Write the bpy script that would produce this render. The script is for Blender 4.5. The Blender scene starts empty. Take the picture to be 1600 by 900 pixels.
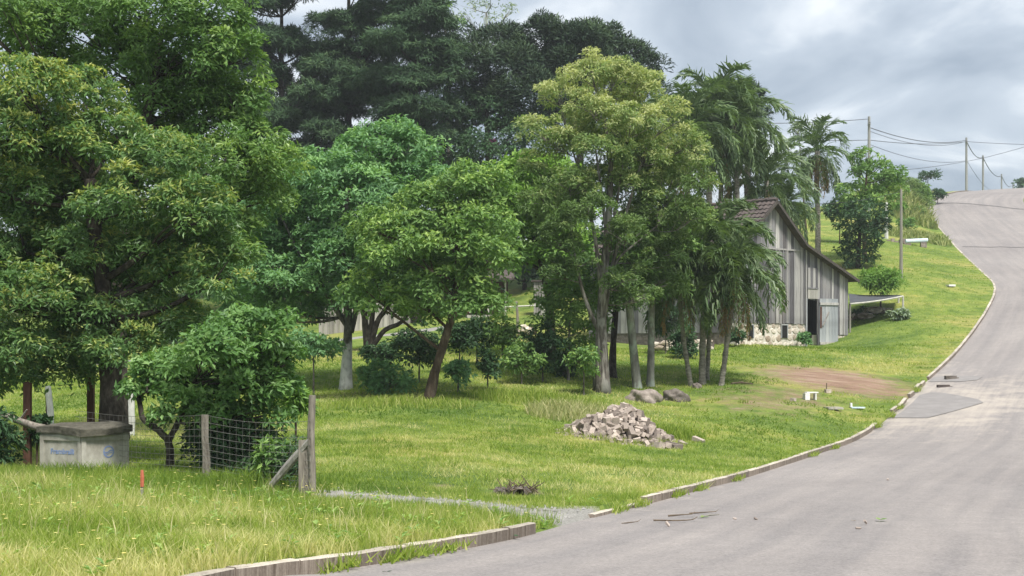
import bpy, math
import numpy as np
from mathutils import Vector

rng = np.random.default_rng(11)
SC = bpy.context.scene
COL = SC.collection

# ------------------------------------------------------------------ camera
F, Y0, CH = 2300.0, 540.0, 1.65          # focal length in photo pixels, eye level row, eye height
cam = bpy.data.cameras.new("camera")
camo = bpy.data.objects.new("camera", cam)
COL.objects.link(camo)
camo.location = (0, 0, CH)
camo.rotation_euler = (math.radians(90), 0, 0)
cam.sensor_width = 36.0
cam.lens = 36.0 * F / 1600.0
cam.shift_y = (Y0 - 450.0) / 1600.0
cam.clip_end = 6000
SC.camera = camo

# ------------------------------------------------------------------ light
SUN_EL, SUN_AZ = math.radians(60), math.radians(155)     # high, behind the viewer
sd = Vector((math.sin(SUN_AZ) * math.cos(SUN_EL), math.cos(SUN_AZ) * math.cos(SUN_EL), math.sin(SUN_EL)))
sl = bpy.data.lights.new("sun", 'SUN')
sl.energy = 2.0
sl.angle = math.radians(14)
sl.color = (1.0, 0.96, 0.88)
slo = bpy.data.objects.new("sun", sl)
slo.rotation_euler = sd.to_track_quat('Z', 'Y').to_euler()
COL.objects.link(slo)

world = bpy.data.worlds.new("World")
SC.world = world
world.use_nodes = True
wn, wl = world.node_tree.nodes, world.node_tree.links
wn.clear()


def wnode(t, **k):
    n = wn.new(t)
    for a, b in k.items():
        setattr(n, a, b)
    return n


wo = wnode('ShaderNodeOutputWorld')
skyt = wnode('ShaderNodeTexSky', sky_type='NISHITA', sun_disc=False)
skyt.sun_elevation = SUN_EL
skyt.sun_rotation = SUN_AZ
bg_sky = wnode('ShaderNodeBackground')
bg_sky.inputs[1].default_value = 0.05
wl.new(skyt.outputs[0], bg_sky.inputs[0])
tc = wnode('ShaderNodeTexCoord')
sep = wnode('ShaderNodeSeparateXYZ')
wl.new(tc.outputs['Generated'], sep.inputs[0])
zz = wnode('ShaderNodeMath', operation='MAXIMUM')
wl.new(sep.outputs[2], zz.inputs[0])
zz.inputs[1].default_value = 0.0
za = wnode('ShaderNodeMath', operation='ADD')
wl.new(zz.outputs[0], za.inputs[0])
za.inputs[1].default_value = 0.20
comb = wnode('ShaderNodeCombineXYZ')
for i in range(2):
    dv = wnode('ShaderNodeMath', operation='DIVIDE')
    wl.new(sep.outputs[i], dv.inputs[0])
    wl.new(za.outputs[0], dv.inputs[1])
    wl.new(dv.outputs[0], comb.inputs[i])
nz = wnode('ShaderNodeTexNoise')
nz.inputs['Scale'].default_value = 1.9
nz.inputs['Detail'].default_value = 7
nz.inputs['Roughness'].default_value = 0.52
nz.inputs['Distortion'].default_value = 0.5
wl.new(comb.outputs[0], nz.inputs['Vector'])
ramp = wnode('ShaderNodeValToRGB')
wl.new(nz.outputs[0], ramp.inputs[0])
re_ = ramp.color_ramp.elements
re_[0].position, re_[0].color = 0.36, (0.118, 0.140, 0.168, 1)
re_[1].position, re_[1].color = 0.62, (0.325, 0.338, 0.350, 1)
e = re_.new(0.50)
e.color = (0.186, 0.209, 0.236, 1)
bg_cl = wnode('ShaderNodeBackground')
bg_cl.inputs[1].default_value = 1.06
wl.new(ramp.outputs[0], bg_cl.inputs[0])
mixw = wnode('ShaderNodeMixShader')
mixw.inputs[0].default_value = 0.9
wl.new(bg_sky.outputs[0], mixw.inputs[1])
wl.new(bg_cl.outputs[0], mixw.inputs[2])
wl.new(mixw.outputs[0], wo.inputs[0])

SC.view_settings.view_transform = 'Standard'
SC.view_settings.look = 'None'
SC.view_settings.exposure = 1.72
SC.view_settings.gamma = 1.0
SC.cycles.use_denoising = True
SC.cycles.max_bounces = 7
SC.cycles.transparent_max_bounces = 4
SC.cycles.diffuse_bounces = 4
SC.cycles.transmission_bounces = 6
SC.cycles.glossy_bounces = 2

# ------------------------------------------------------------------ helpers


def P(px, py, Y):
    return np.array([(px - 800.0) / F * Y, Y, CH + (Y0 - py) / F * Y])


def vnoise(x, y, seed=0):
    """smooth value noise 0..1"""
    x = np.asarray(x, float); y = np.asarray(y, float)
    xi, yi = np.floor(x), np.floor(y)
    fx, fy = x - xi, y - yi
    fx = fx * fx * (3 - 2 * fx); fy = fy * fy * (3 - 2 * fy)

    def h(a, b):
        v = np.sin(a * 127.1 + b * 311.7 + seed * 74.7) * 43758.5453
        return v - np.floor(v)
    return (h(xi, yi) * (1 - fx) + h(xi + 1, yi) * fx) * (1 - fy) + (h(xi, yi + 1) * (1 - fx) + h(xi + 1, yi + 1) * fx) * fy


def fbm(x, y, seed=0, o=4):
    s, a, t = 0, 1, 0
    for i in range(o):
        s = s + a * vnoise(x * 2 ** i, y * 2 ** i, seed + i * 13)
        t += a; a *= .5
    return s / t


def norm(v):
    return v / np.maximum(np.linalg.norm(v, axis=-1, keepdims=True), 1e-9)


def make_mesh(name, V, faces, mat, smooth=False, attrs=None):
    """faces: list of int arrays (M,k), one array for each polygon size"""
    me = bpy.data.meshes.new(name)
    V = np.asarray(V, np.float32)
    if not isinstance(faces, (list, tuple)):
        faces = [faces]
    faces = [np.asarray(f, np.int32) for f in faces if len(f)]
    nl = sum(f.size for f in faces); npol = sum(len(f) for f in faces)
    me.vertices.add(len(V)); me.vertices.foreach_set('co', V.ravel())
    me.loops.add(nl); me.loops.foreach_set('vertex_index', np.concatenate([f.ravel() for f in faces]))
    me.polygons.add(npol)
    tot = np.concatenate([np.full(len(f), f.shape[1], np.int32) for f in faces])
    me.polygons.foreach_set('loop_start', np.concatenate([[0], np.cumsum(tot)[:-1]]).astype(np.int32))
    me.polygons.foreach_set('loop_total', tot)
    me.polygons.foreach_set('use_smooth', np.full(npol, bool(smooth)))
    for k, (dom, val) in (attrs or {}).items():
        a = me.attributes.new(k, 'FLOAT', dom)
        a.data.foreach_set('value', np.asarray(val, np.float32))
    me.update(calc_edges=True)
    if mat:
        me.materials.append(mat)
    return me


def link(name, data, parent=None, loc=None):
    o = bpy.data.objects.new(name, data)
    COL.objects.link(o)
    if parent is not None:
        o.parent = parent
    if loc is not None:
        o.location = tuple(float(v) for v in loc)
    return o


def tag(o, label=None, cat=None, group=None, kind=None):
    if label: o['label'] = label
    if cat: o['category'] = cat
    if group: o['group'] = group
    if kind: o['kind'] = kind
    return o


def thing(name, loc, label, cat, group=None, rz=0.0):
    o = link(name, None, None, loc)
    o.rotation_euler = (0, 0, rz)
    o.empty_display_size = 0.2
    return tag(o, label, cat, group)


class MB:
    """collects shapes for ONE mesh"""

    def __init__(s):
        s.V, s.Q, s.T, s.n = [], [], [], 0

    def add(s, V, Q=None, T=None):
        V = np.asarray(V, float)
        s.V.append(V)
        if Q is not None and len(Q): s.Q.append(np.asarray(Q) + s.n)
        if T is not None and len(T): s.T.append(np.asarray(T) + s.n)
        s.n += len(V)
        return s

    def box(s, lo, hi, M=None):
        x0, y0, z0 = lo; x1, y1, z1 = hi
        V = np.array([[x0, y0, z0], [x1, y0, z0], [x1, y1, z0], [x0, y1, z0], [x0, y0, z1], [x1, y0, z1], [x1, y1, z1], [x0, y1, z1]], float)
        if M is not None: V = V @ M[0].T + M[1]
        return s.add(V, [[0, 3, 2, 1], [4, 5, 6, 7], [0, 1, 5, 4], [1, 2, 6, 5], [2, 3, 7, 6], [3, 0, 4, 7]])

    def tube(s, pts, rad, n=7, wob=0.0, caps=True):
        pts = np.asarray(pts, float); k = len(pts)
        rad = np.broadcast_to(np.asarray(rad, float), (k,))
        t = norm(np.gradient(pts, axis=0))
        ref = np.array([1.0, 0.13, 0.07]) if abs(t[:, 0]).mean() < .8 else np.array([0.1, 0.2, 1.0])
        a = norm(np.cross(t, ref)); b = np.cross(t, a)
        th = np.linspace(0, 2 * np.pi, n, endpoint=False)
        R = rad[:, None] * (1 + wob * (rng.random((k, n)) - .5) * 2)
        V = pts[:, None, :] + R[..., None] * (np.cos(th)[None, :, None] * a[:, None, :] + np.sin(th)[None, :, None] * b[:, None, :])
        i, j = np.meshgrid(np.arange(k - 1), np.arange(n), indexing='ij')
        Q = np.stack([i * n + j, i * n + (j + 1) % n, (i + 1) * n + (j + 1) % n, (i + 1) * n + j], -1).reshape(-1, 4)
        V = V.reshape(-1, 3)
        T = []
        if caps:
            V = np.vstack([V, pts[0], pts[-1]])
            for j in range(n):
                T.append([k * n, (j + 1) % n, j]); T.append([k * n + 1, (k - 1) * n + j, (k - 1) * n + (j + 1) % n])
        return s.add(V, Q, T)

    def mesh(s, name, mat, smooth=False):
        fs = []
        if s.Q: fs.append(np.concatenate(s.Q))
        if s.T: fs.append(np.concatenate(s.T))
        return make_mesh(name, np.concatenate(s.V), fs, mat, smooth)

    def obj(s, name, mat, parent=None, loc=None, smooth=False):
        return link(name, s.mesh(name, mat, smooth), parent, loc)


def rotz(a):
    c, s_ = math.cos(a), math.sin(a)
    return np.array([[c, -s_, 0], [s_, c, 0], [0, 0, 1.0]])


# ------------------------------------------------------------------ materials
MATS = {}


class NT:
    def __init__(s, name):
        s.m = bpy.data.materials.new(name); s.m.use_nodes = True
        s.t = s.m.node_tree; s.n = s.t.nodes; s.l = s.t.links
        s.b = s.n['Principled BSDF']; s.out = s.n['Material Output']
        s.b.inputs['Specular IOR Level'].default_value = 0.25

    def node(s, t, **k):
        n = s.n.new(t)
        for a, b in k.items(): setattr(n, a, b)
        return n

    def coord(s, obj=True, scale=(1, 1, 1)):
        c = s.node('ShaderNodeTexCoord') if obj else s.node('ShaderNodeNewGeometry')
        mp = s.node('ShaderNodeMapping')
        s.l.new(c.outputs['Object' if obj else 'Position'], mp.inputs[0])
        mp.inputs['Scale'].default_value = scale
        return mp.outputs[0]

    def noise(s, vec, scale, detail=5, rough=.55):
        n = s.node('ShaderNodeTexNoise')
        n.inputs['Scale'].default_value = scale; n.inputs['Detail'].default_value = detail; n.inputs['Roughness'].default_value = rough
        s.l.new(vec, n.inputs['Vector'])
        return n.outputs[0]

    def ramp(s, fac, stops):
        r = s.node('ShaderNodeValToRGB')
        s.l.new(fac, r.inputs[0])
        el = r.color_ramp.elements
        while len(el) < len(stops): el.new(0.5)
        for e_, (p, c) in zip(el, stops):
            e_.position = p; e_.color = tuple(c) + (1,)
        return r.outputs[0]

    def mix(s, fac, a, b, mode='MIX'):
        m = s.node('ShaderNodeMix', data_type='RGBA', blend_type=mode)
        for i, v in ((0, fac), (6, a), (7, b)):
            if isinstance(v, (int, float)): m.inputs[i].default_value = v
            elif isinstance(v, tuple): m.inputs[i].default_value = v + (1,)
            else: s.l.new(v, m.inputs[i])
        return m.outputs[2]

    def math(s, op, a, b=None, clamp=False):
        m = s.node('ShaderNodeMath', operation=op); m.use_clamp = clamp
        for i, v in ((0, a), (1, b)):
            if v is None: continue
            if isinstance(v, (int, float)): m.inputs[i].default_value = v
            else: s.l.new(v, m.inputs[i])
        return m.outputs[0]

    def attr(s, name):
        a = s.node('ShaderNodeAttribute'); a.attribute_name = name
        return a.outputs['Fac']

    def rand(s):
        return s.node('ShaderNodeObjectInfo').outputs['Random']

    def bump(s, h, strength=.4, dist=.02):
        b = s.node('ShaderNodeBump')
        b.inputs['Strength'].default_value = strength; b.inputs['Distance'].default_value = dist
        s.l.new(h, b.inputs['Height']); s.l.new(b.outputs[0], s.b.inputs['Normal'])

    def base(s, c, rough=.8):
        if isinstance(c, tuple): s.b.inputs['Base Color'].default_value = c + (1,)
        else: s.l.new(c, s.b.inputs['Base Color'])
        s.b.inputs['Roughness'].default_value = rough
        return s.m


def leaf_mat(name, dark, mid, light, transl=.3, rough=.5, spec=.25):
    t = NT(name)
    c = t.ramp(t.attr('tint'), [(0, dark), (.5, mid), (1, light)])
    t.base(c, rough)
    t.b.inputs['Specular IOR Level'].default_value = spec
    tr = t.node('ShaderNodeBsdfTranslucent')
    c2 = t.mix(1.0, c, (1.15, 1.25, .55), 'MULTIPLY')
    t.l.new(c2, tr.inputs[0])
    mx = t.node('ShaderNodeMixShader'); mx.inputs[0].default_value = transl
    t.l.new(t.b.outputs[0], mx.inputs[1]); t.l.new(tr.outputs[0], mx.inputs[2]); t.l.new(mx.outputs[0], t.out.inputs[0])
    return t.m


def bark_mat(name, c0, c1, c2, scale=9, vs=.35, pale=None):
    t = NT(name)
    v = t.coord(True, (1, 1, vs))
    n = t.noise(v, scale, 8, .65)
    col = t.ramp(n, [(.32, c0), (.5, c1), (.68, c2)])
    if pale:
        n2 = t.noise(t.coord(True, (1, 1, .6)), 2.6, 5, .6)
        f = t.ramp(n2, [(.5, (0, 0, 0)), (.6, (1, 1, 1))])
        col = t.mix(f, col, pale)
    t.bump(n, .9, .05)
    return t.base(col, .92)


def plain_mat(name, c0, c1, scale=6, rough=.85, sc=(1, 1, 1), bump=.3, objrand=None, bdist=.01):
    t = NT(name)
    n = t.noise(t.coord(True, sc), scale, 7, .62)
    col = t.ramp(n, [(.3, c0), (.7, c1)])
    if objrand:
        col = t.mix(1.0, col, t.ramp(t.rand(), objrand), 'MULTIPLY')
    t.bump(n, bump, bdist)
    return t.base(col, rough)


# leaf palettes
L_yellowtip = leaf_mat('leaf_yellow_tipped', (0.063, 0.132, 0.048), (0.137, 0.246, 0.080), (0.504, 0.504, 0.144), .36, .42, .35)
L_deep = leaf_mat('leaf_deep_green', (0.070, 0.146, 0.048), (0.139, 0.250, 0.074), (0.288, 0.406, 0.112), .36, .42, .35)
L_glossy = leaf_mat('leaf_glossy', (0.062, 0.141, 0.048), (0.148, 0.278, 0.086), (0.306, 0.450, 0.180), .36, .45, .3)
L_soft = leaf_mat('leaf_soft_green', (0.076, 0.165, 0.080), (0.160, 0.308, 0.136), (0.296, 0.478, 0.190), .36)
L_mid = leaf_mat('leaf_mid_green', (0.078, 0.157, 0.059), (0.177, 0.300, 0.092), (0.400, 0.530, 0.160), .36)
L_bright = leaf_mat('leaf_bright_green', (.085, .18, .045), (.175, .31, .065), (.34, .50, .11), .34)
L_pale = leaf_mat('leaf_pale_olive', (.085, .150, .050), (.190, .282, .098), (.50, .52, .26), .36)
L_dark = leaf_mat('leaf_dark_green', (0.026, 0.063, 0.028), (0.054, 0.114, 0.048), (0.108, 0.195, 0.075), .22)
L_pine = leaf_mat('needle_pine', (.022, .046, .024), (.048, .092, .044), (.095, .155, .066), .15, .6, .12)
L_arau = leaf_mat('needle_araucaria', (.016, .030, .020), (.032, .058, .034), (.085, .130, .060), .08, .6, .12)
L_palm = leaf_mat('frond_green', (.058, .100, .046), (.125, .192, .085), (.27, .34, .15), .28, .45, .3)
L_palmdry = leaf_mat('frond_dry', (0.150, 0.102, 0.057), (0.300, 0.203, 0.098), (0.480, 0.360, 0.180), .2, .7, .1)
L_grey = leaf_mat('leaf_grey_green', (0.118, 0.168, 0.118), (0.256, 0.329, 0.220), (0.504, 0.522, 0.342), .25)
L_hedge = leaf_mat('leaf_far_green', (0.066, 0.151, 0.070), (0.131, 0.256, 0.102), (0.234, 0.388, 0.144), .36)

B_dark = bark_mat('bark_dark', (.016, .013, .011), (.045, .037, .030), (.11, .095, .08), 9, .5)
B_grey = bark_mat('bark_grey', (.05, .042, .036), (.13, .115, .10), (.25, .23, .205), 8, .5)
B_lichen = bark_mat('bark_lichen_pale', (.028, .024, .020), (.115, .102, .088), (.33, .31, .28), 12, .14, (.25, .24, .22))
B_smooth = bark_mat('bark_smooth', (.12, .115, .10), (.22, .215, .19), (.33, .335, .29), 5, .25, (.36, .40, .34))
B_palm = bark_mat('bark_palm', (.10, .09, .074), (.22, .205, .175), (.36, .34, .30), 6, 2.2)
B_brown = bark_mat('bark_brown', (.03, .021, .015), (.085, .06, .043), (.16, .125, .095), 8, .4)


def grass_ground():
    t = NT('lawn_soil_and_grass')
    pos = t.coord(False)
    n1 = t.noise(pos, .22, 6, .6)
    n2 = t.noise(pos, 1.6, 6, .65)
    n3 = t.noise(pos, 14, 4, .7)
    g = t.ramp(n1, [(.36, (.105, .165, .032)), (.5, (.175, .235, .046)), (.64, (.29, .285, .085))])
    g2 = t.ramp(n2, [(.35, (.55, .66, .5)), (.55, (1, 1, 1)), (.72, (1.2, 1.05, 1.0))])
    g = t.mix(1.0, g, g2, 'MULTIPLY')
    g3 = t.ramp(n3, [(.3, (.55, .6, .5)), (.7, (1.25, 1.2, 1.2))])
    g = t.mix(1.0, g, g3, 'MULTIPLY')
    nn = t.noise(pos, 2.2, 7, .7)
    edge = t.math('MULTIPLY', t.math('SUBTRACT', nn, .5), 1.5)
    dm = t.math('MULTIPLY', t.math('SUBTRACT', t.math('ADD', t.attr('dirt'), edge), .40), 1.9, True)
    dcol = t.ramp(t.noise(t.coord(False, (.6, 1.6, 1)), 1.1, 8, .7), [(.3, (.145, .090, .062)), (.5, (.24, .155, .110)), (.7, (.33, .25, .19))])
    col = t.mix(dm, g, dcol)
    gm = t.math('MULTIPLY', t.math('SUBTRACT', t.math('ADD', t.attr('gravel'), t.math('MULTIPLY', edge, .5)), .4), 4.0, True)
    gcol = t.ramp(t.noise(pos, 30, 3, .8), [(.3, (.15, .145, .13)), (.7, (.34, .33, .31))])
    col = t.mix(gm, col, gcol)
    t.bump(t.noise(pos, 8, 6, .7), .7, .08)
    return t.base(col, .95)


def road_mat():
    t = NT('worn_asphalt')
    pos = t.coord(False)
    n1 = t.noise(pos, .16, 7, .6)
    # long tyre-polished streaks along the road (u = across, v = along)
    uv = t.node('ShaderNodeCombineXYZ')
    t.l.new(t.math('MULTIPLY', t.attr('across'), 1.7), uv.inputs[0]); t.l.new(t.math('MULTIPLY', t.attr('along'), .07), uv.inputs[1])
    n2 = t.noise(uv.outputs[0], 1.1, 6, .6)
    n3 = t.noise(pos, 3.0, 8, .7)
    sp = t.noise(pos, 26, 4, .8)
    c = t.ramp(n1, [(.3, (.225, .208, .203)), (.5, (.248, .230, .224)), (.7, (.275, .255, .247))])
    c = t.mix(1.0, c, t.ramp(n2, [(.34, (.86, .86, .87)), (.62, (1.06, 1.045, 1.03))]), 'MULTIPLY')
    c = t.mix(1.0, c, t.ramp(n3, [(.32, (.90, .90, .905)), (.68, (1.06, 1.05, 1.045))]), 'MULTIPLY')
    c = t.mix(1.0, c, t.ramp(sp, [(.3, (.66, .66, .66)), (.7, (1.3, 1.3, 1.3))]), 'MULTIPLY')
    edge = t.math('MULTIPLY', t.math('SUBTRACT', t.noise(uv.outputs[0], 3.5, 6, .7), .5), 2.2)
    edge = t.math('ADD', t.math('MULTIPLY', edge, .35), t.math('MULTIPLY', t.math('SUBTRACT', t.noise(pos, .9, 8, .7), .5), 1.5))
    sm = t.math('MULTIPLY', t.math('SUBTRACT', t.math('ADD', t.attr('sand'), edge), .45), 2.2, True)
    c = t.mix(t.math('MULTIPLY', sm, .8), c, (.40, .355, .31))
    t.bump(t.noise(pos, 60, 3, .8), .35, .012)
    return t.base(c, .88)


M_lawn = grass_ground()
M_road = road_mat()
M_ground = plain_mat('far_ground', (.06, .11, .02), (.16, .2, .05), .05, .95, bump=0)
def kerb_mat():
    t = NT('kerb_concrete')
    st = t.noise(t.coord(True, (9, 9, .6)), 2.0, 7, .7)
    fine = t.noise(t.coord(False), 30, 5, .75)
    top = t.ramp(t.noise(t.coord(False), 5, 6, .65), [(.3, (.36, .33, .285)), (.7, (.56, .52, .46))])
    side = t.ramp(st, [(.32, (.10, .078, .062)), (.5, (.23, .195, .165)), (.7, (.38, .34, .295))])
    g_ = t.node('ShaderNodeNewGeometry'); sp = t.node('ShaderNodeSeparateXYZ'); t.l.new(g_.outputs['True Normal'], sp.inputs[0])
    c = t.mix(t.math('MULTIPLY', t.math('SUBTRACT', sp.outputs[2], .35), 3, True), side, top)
    c = t.mix(1.0, c, t.ramp(fine, [(.3, (.75, .75, .75)), (.7, (1.15, 1.15, 1.15))]), 'MULTIPLY')
    c = t.mix(1.0, c, t.ramp(t.rand(), [(0, (.72, .70, .68)), (1, (1.1, 1.07, 1.04))]), 'MULTIPLY')
    t.bump(fine, .5, .012)
    return t.base(c, .92)


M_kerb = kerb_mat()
M_grass = leaf_mat('grass_blades', (.115, .20, .036), (.29, .37, .070), (.62, .57, .30), .5, .6, .15)
M_weed = leaf_mat('weed_blades', (.16, .22, .07), (.36, .37, .16), (.62, .55, .34), .3, .7, .1)
M_rubble = plain_mat('rubble_stone', (.24, .205, .188), (.47, .425, .395), 9, .9, bump=.5, objrand=[(0, (.42, .39, .37)), (.5, (.88, .83, .78)), (1, (1.3, 1.24, 1.18))])
M_boulder = plain_mat('boulder_stone', (.15, .125, .11), (.32, .275, .245), 6, .9, bump=.8, bdist=.05)
M_boulder2 = plain_mat('boulder_dark', (.07, .058, .05), (.2, .175, .155), 6, .9, bump=.8, bdist=.05)
M_concrete = plain_mat('old_concrete', (.22, .205, .175), (.46, .44, .40), 5, .9, (1, 1, .6), .35)
M_lid = plain_mat('mossy_lid', (.035, .033, .026), (.14, .13, .105), 7, .95, bump=.8, bdist=.03)
M_post = plain_mat('post_grey_wood', (.10, .085, .07), (.30, .27, .235), 10, .9, (3, 3, .35), .6)
M_post2 = plain_mat('dark_timber', (.035, .030, .027), (.10, .088, .078), 8, .9, (2, 2, 2), .4)
M_rust = plain_mat('post_red_brown', (.05, .024, .017), (.115, .055, .038), 8, .85, (2, 2, .5), .4)
M_whitepost = plain_mat('post_whitewash', (.38, .38, .36), (.66, .66, .63), 8, .9, (1, 1, .6), .4)
M_conpole = plain_mat('pole_concrete', (.20, .20, .19), (.32, .32, .31), 3, .9, (1, 1, .2), .2)
M_polewood = plain_mat('pole_wood', (.16, .15, .125), (.30, .285, .25), 5, .9, (2, 2, .2), .4)
M_metal = plain_mat('wire_metal', (.11, .11, .10), (.18, .175, .165), 8, .5, bump=0)
M_cable = plain_mat('cable_black', (.06, .06, .065), (.09, .09, .10), 3, .6, bump=0)
M_gravel = plain_mat('gravel', (.15, .145, .14), (.42, .41, .39), 3.3, .9, bump=.3)
M_blue = plain_mat('blue_paint', (.11, .17, .38), (.27, .33, .48), 22, .7, bump=0)
M_orange = plain_mat('orange_paint', (.36, .085, .045), (.50, .16, .10), 9, .7, bump=.1)
M_white = plain_mat('white_plastic', (.62, .62, .60), (.80, .80, .78), 8, .6, bump=.1)
M_bluewhite = plain_mat('pale_blue_plastic', (.46, .58, .68), (.66, .74, .80), 8, .5, bump=.1)
M_twig = plain_mat('twig', (.07, .05, .035), (.18, .14, .10), 10, .9, bump=.2)
M_stripe = plain_mat('dark_stripe', (.10, .095, .095), (.16, .15, .15), 6, .8, bump=.1)
M_patch = plain_mat('asphalt_patch', (.195, .182, .178), (.255, .24, .234), 2, .85, bump=.3)
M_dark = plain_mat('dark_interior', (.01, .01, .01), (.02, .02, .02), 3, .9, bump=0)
M_tile = plain_mat('roof_tile_old', (.050, .042, .040), (.125, .100, .092), 4, .9, (1, 1, 1), .6, bdist=.02)
M_net = plain_mat('shade_net', (.05, .053, .06), (.09, .095, .105), 6, .8, bump=.2)
M_palepole = plain_mat('pale_pole', (.36, .35, .30), (.55, .54, .48), 6, .8, bump=.2)
M_mortar = plain_mat('lime_mortar', (.40, .36, .31), (.70, .66, .60), 3, .95, bump=.6, bdist=.03)
M_basestone = plain_mat('field_stone', (.36, .32, .28), (.70, .66, .60), 5, .9, bump=.6, objrand=[(0, (.55, .48, .42)), (.35, (.85, .80, .74)), (1, (1.15, 1.13, 1.1))])


def plank_mat(name, rampc):
    t = NT(name)
    v = t.coord(True, (9, 9, .55))
    n = t.noise(v, 2.2, 8, .62)
    col = t.ramp(n, [(.3, (.52, .51, .51)), (.5, (.93, .93, .93)), (.72, (1.28, 1.26, 1.24))])
    col = t.mix(1.0, col, t.ramp(t.rand(), rampc), 'MULTIPLY')
    st = t.noise(t.coord(False, (.5, .5, .35)), 1.0, 5, .6)
    col = t.mix(t.ramp(st, [(.56, (0, 0, 0)), (.76, (.5, .5, .5))]), col, (.20, .16, .13))
    t.bump(n, .7, .012)
    return t.base(col, .88)


M_plank = plank_mat('weathered_plank', [(0, (.095, .091, .10)), (.25, (.165, .16, .172)), (.55, (.225, .22, .23)), (.8, (.32, .31, .305)), (1, (.46, .445, .43))])
M_board = plank_mat('fence_board', [(0, (.20, .19, .175)), (1, (.42, .40, .37))])
M_doorw = plank_mat('door_board', [(0, (.24, .26, .285)), (1, (.38, .39, .40))])


def painted_trunk():
    t = NT('bark_lower_half_whitewashed')
    n = t.noise(t.coord(True, (1, 1, .5)), 8, 8, .65)
    col = t.ramp(n, [(.32, (.03, .028, .024)), (.5, (.09, .085, .075)), (.68, (.2, .19, .17))])
    c = t.node('ShaderNodeTexCoord'); sp = t.node('ShaderNodeSeparateXYZ')
    t.l.new(c.outputs['Object'], sp.inputs[0])
    f = t.math('MULTIPLY', t.math('SUBTRACT', t.math('ADD', t.math('MULTIPLY', n, .9), 1.0), sp.outputs[2]), 5, True)
    wcol = t.ramp(n, [(.3, (.24, .24, .23)), (.55, (.52, .52, .5))])
    col = t.mix(f, col, wcol)
    t.bump(n, .8, .04)
    return t.base(col, .92)


B_white = painted_trunk()

# ------------------------------------------------------------------ terrain
KP = [(300, 927, 11.25), (480, 899, 12.87), (656, 869, 15.0), (813, 839, 17.7), (940, 806, 21.6), (1060, 775, 26.0), (1180, 742, 32.0), (1270, 712, 37.0), (1360, 676, 43.5),
      (1440, 604, 54), (1500, 547, 64), (1540, 492, 74), (1556, 452, 82), (1536, 428, 90), (1500, 394, 104), (1470, 360, 120), (1440, 325, 140), (1450, 312, 150), (1480, 304, 160), (1525, 300, 170)]
kp = np.array([P(*k) for k in KP])
kp = np.vstack([[[-15.5, -22, 0.4], [-11.4, -11, 0.25], [-6.95, 0, .08]], kp, [[67, 183, 19.2], [92, 205, 19.0], [125, 228, 18.5]]])


def resample(pts, step):
    n = len(pts); out = []
    ext = np.vstack([2 * pts[0] - pts[1], pts, 2 * pts[-1] - pts[-2]])
    for i in range(n - 1):
        p0, p1, p2, p3 = ext[i:i + 4]
        for t in np.linspace(0, 1, 60, endpoint=False):
            out.append(.5 * ((2 * p1) + (p2 - p0) * t + (2 * p0 - 5 * p1 + 4 * p2 - p3) * t * t + (3 * p1 - p0 - 3 * p2 + p3) * t ** 3))
    out = np.array(out + [pts[-1]])
    for _ in range(120):
        out[1:-1] = .5 * out[1:-1] + .25 * (out[:-2] + out[2:])
    d = np.concatenate([[0], np.cumsum(np.linalg.norm(np.diff(out[:, :2], axis=0), axis=1))])
    s = np.arange(0, d[-1], step)
    return np.stack([np.interp(s, d, out[:, i]) for i in range(3)], -1), s


KS = 0.4
K, KSV = resample(kp, KS)
KT = norm(np.gradient(K[:, :2], axis=0))
for _ in range(20):
    KT[1:-1] = norm(.5 * KT[1:-1] + .25 * (KT[:-2] + KT[2:]))
KR = np.stack([KT[:, 1], -KT[:, 0]], -1)          # towards the road
K2 = K[::3, :2]


def kerb_st(xy):
    """signed distance to the kerb line, positive on the grass side, and the index along it"""
    xy = np.atleast_2d(xy)
    idx = np.empty(len(xy), int)
    for a in range(0, len(xy), 20000):
        d = ((xy[a:a + 20000, None, :] - K2[None]) ** 2).sum(-1)
        idx[a:a + 20000] = d.argmin(1) * 3
    v = xy - K[idx, :2]
    return -(v * KR[idx]).sum(-1), idx


CP = [P(487, 777, 22), P(130, 738, 25), P(190, 728, 27), P(321, 750, 23.5), P(970, 688, 36), P(1008, 628, 46), P(940, 612, 47), P(1090, 605, 50), P(1127, 601, 50),
      P(668, 622, 42), P(541, 609, 46), P(575, 546, 60), P(1153, 539, 65), P(1200, 540, 66), P(1277, 542, 68.5), P(1325, 523, 71), P(1408, 437, 82), P(1277, 402, 92), P(1385, 372, 105),
      P(1310, 588, 54), P(1200, 640, 45), P(700, 690, 33), P(600, 720, 28), P(20, 660, 42), P(60, 600, 62), P(520, 520, 88), P(700, 505, 82), P(800, 486, 92), P(780, 580, 50), P(850, 560, 56),
      P(1400, 300, 128), P(1330, 315, 130), P(1220, 350, 112), P(1100, 470, 85), P(1000, 545, 66), P(980, 480, 88), P(1460, 306, 146), P(0, 820, 15.5), P(150, 780, 19), P(1420, 508, 70),
      [-6, 11, -.05], [-14, 11, .1], [-12, 0, .3], [-30, 0, .8], [-30, 22, .3], [-40, 45, .2], [-60, 70, 1], [-60, 110, 3], [-25, 110, 5.5], [0, 110, 7], [10, 120, 9], [-30, 150, 7], [10, 160, 12], [30, 170, 16], [-20, -20, .8]]
CP = [np.array(c, float) for c in CP]
for i in range(0, len(K), 12):
    CP.append(np.array([K[i, 0] - KR[i, 0] * .3, K[i, 1] - KR[i, 1] * .3, K[i, 2] + .13]))
for i in range(0, len(K), 40):
    for t, dz in ((10, .12), (22, .6), (45, 2.0)):
        CP.append(np.array([K[i, 0] + KR[i, 0] * t, K[i, 1] + KR[i, 1] * t, K[i, 2] + dz]))
CP = np.array(CP)
_sc = 50.0


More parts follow.
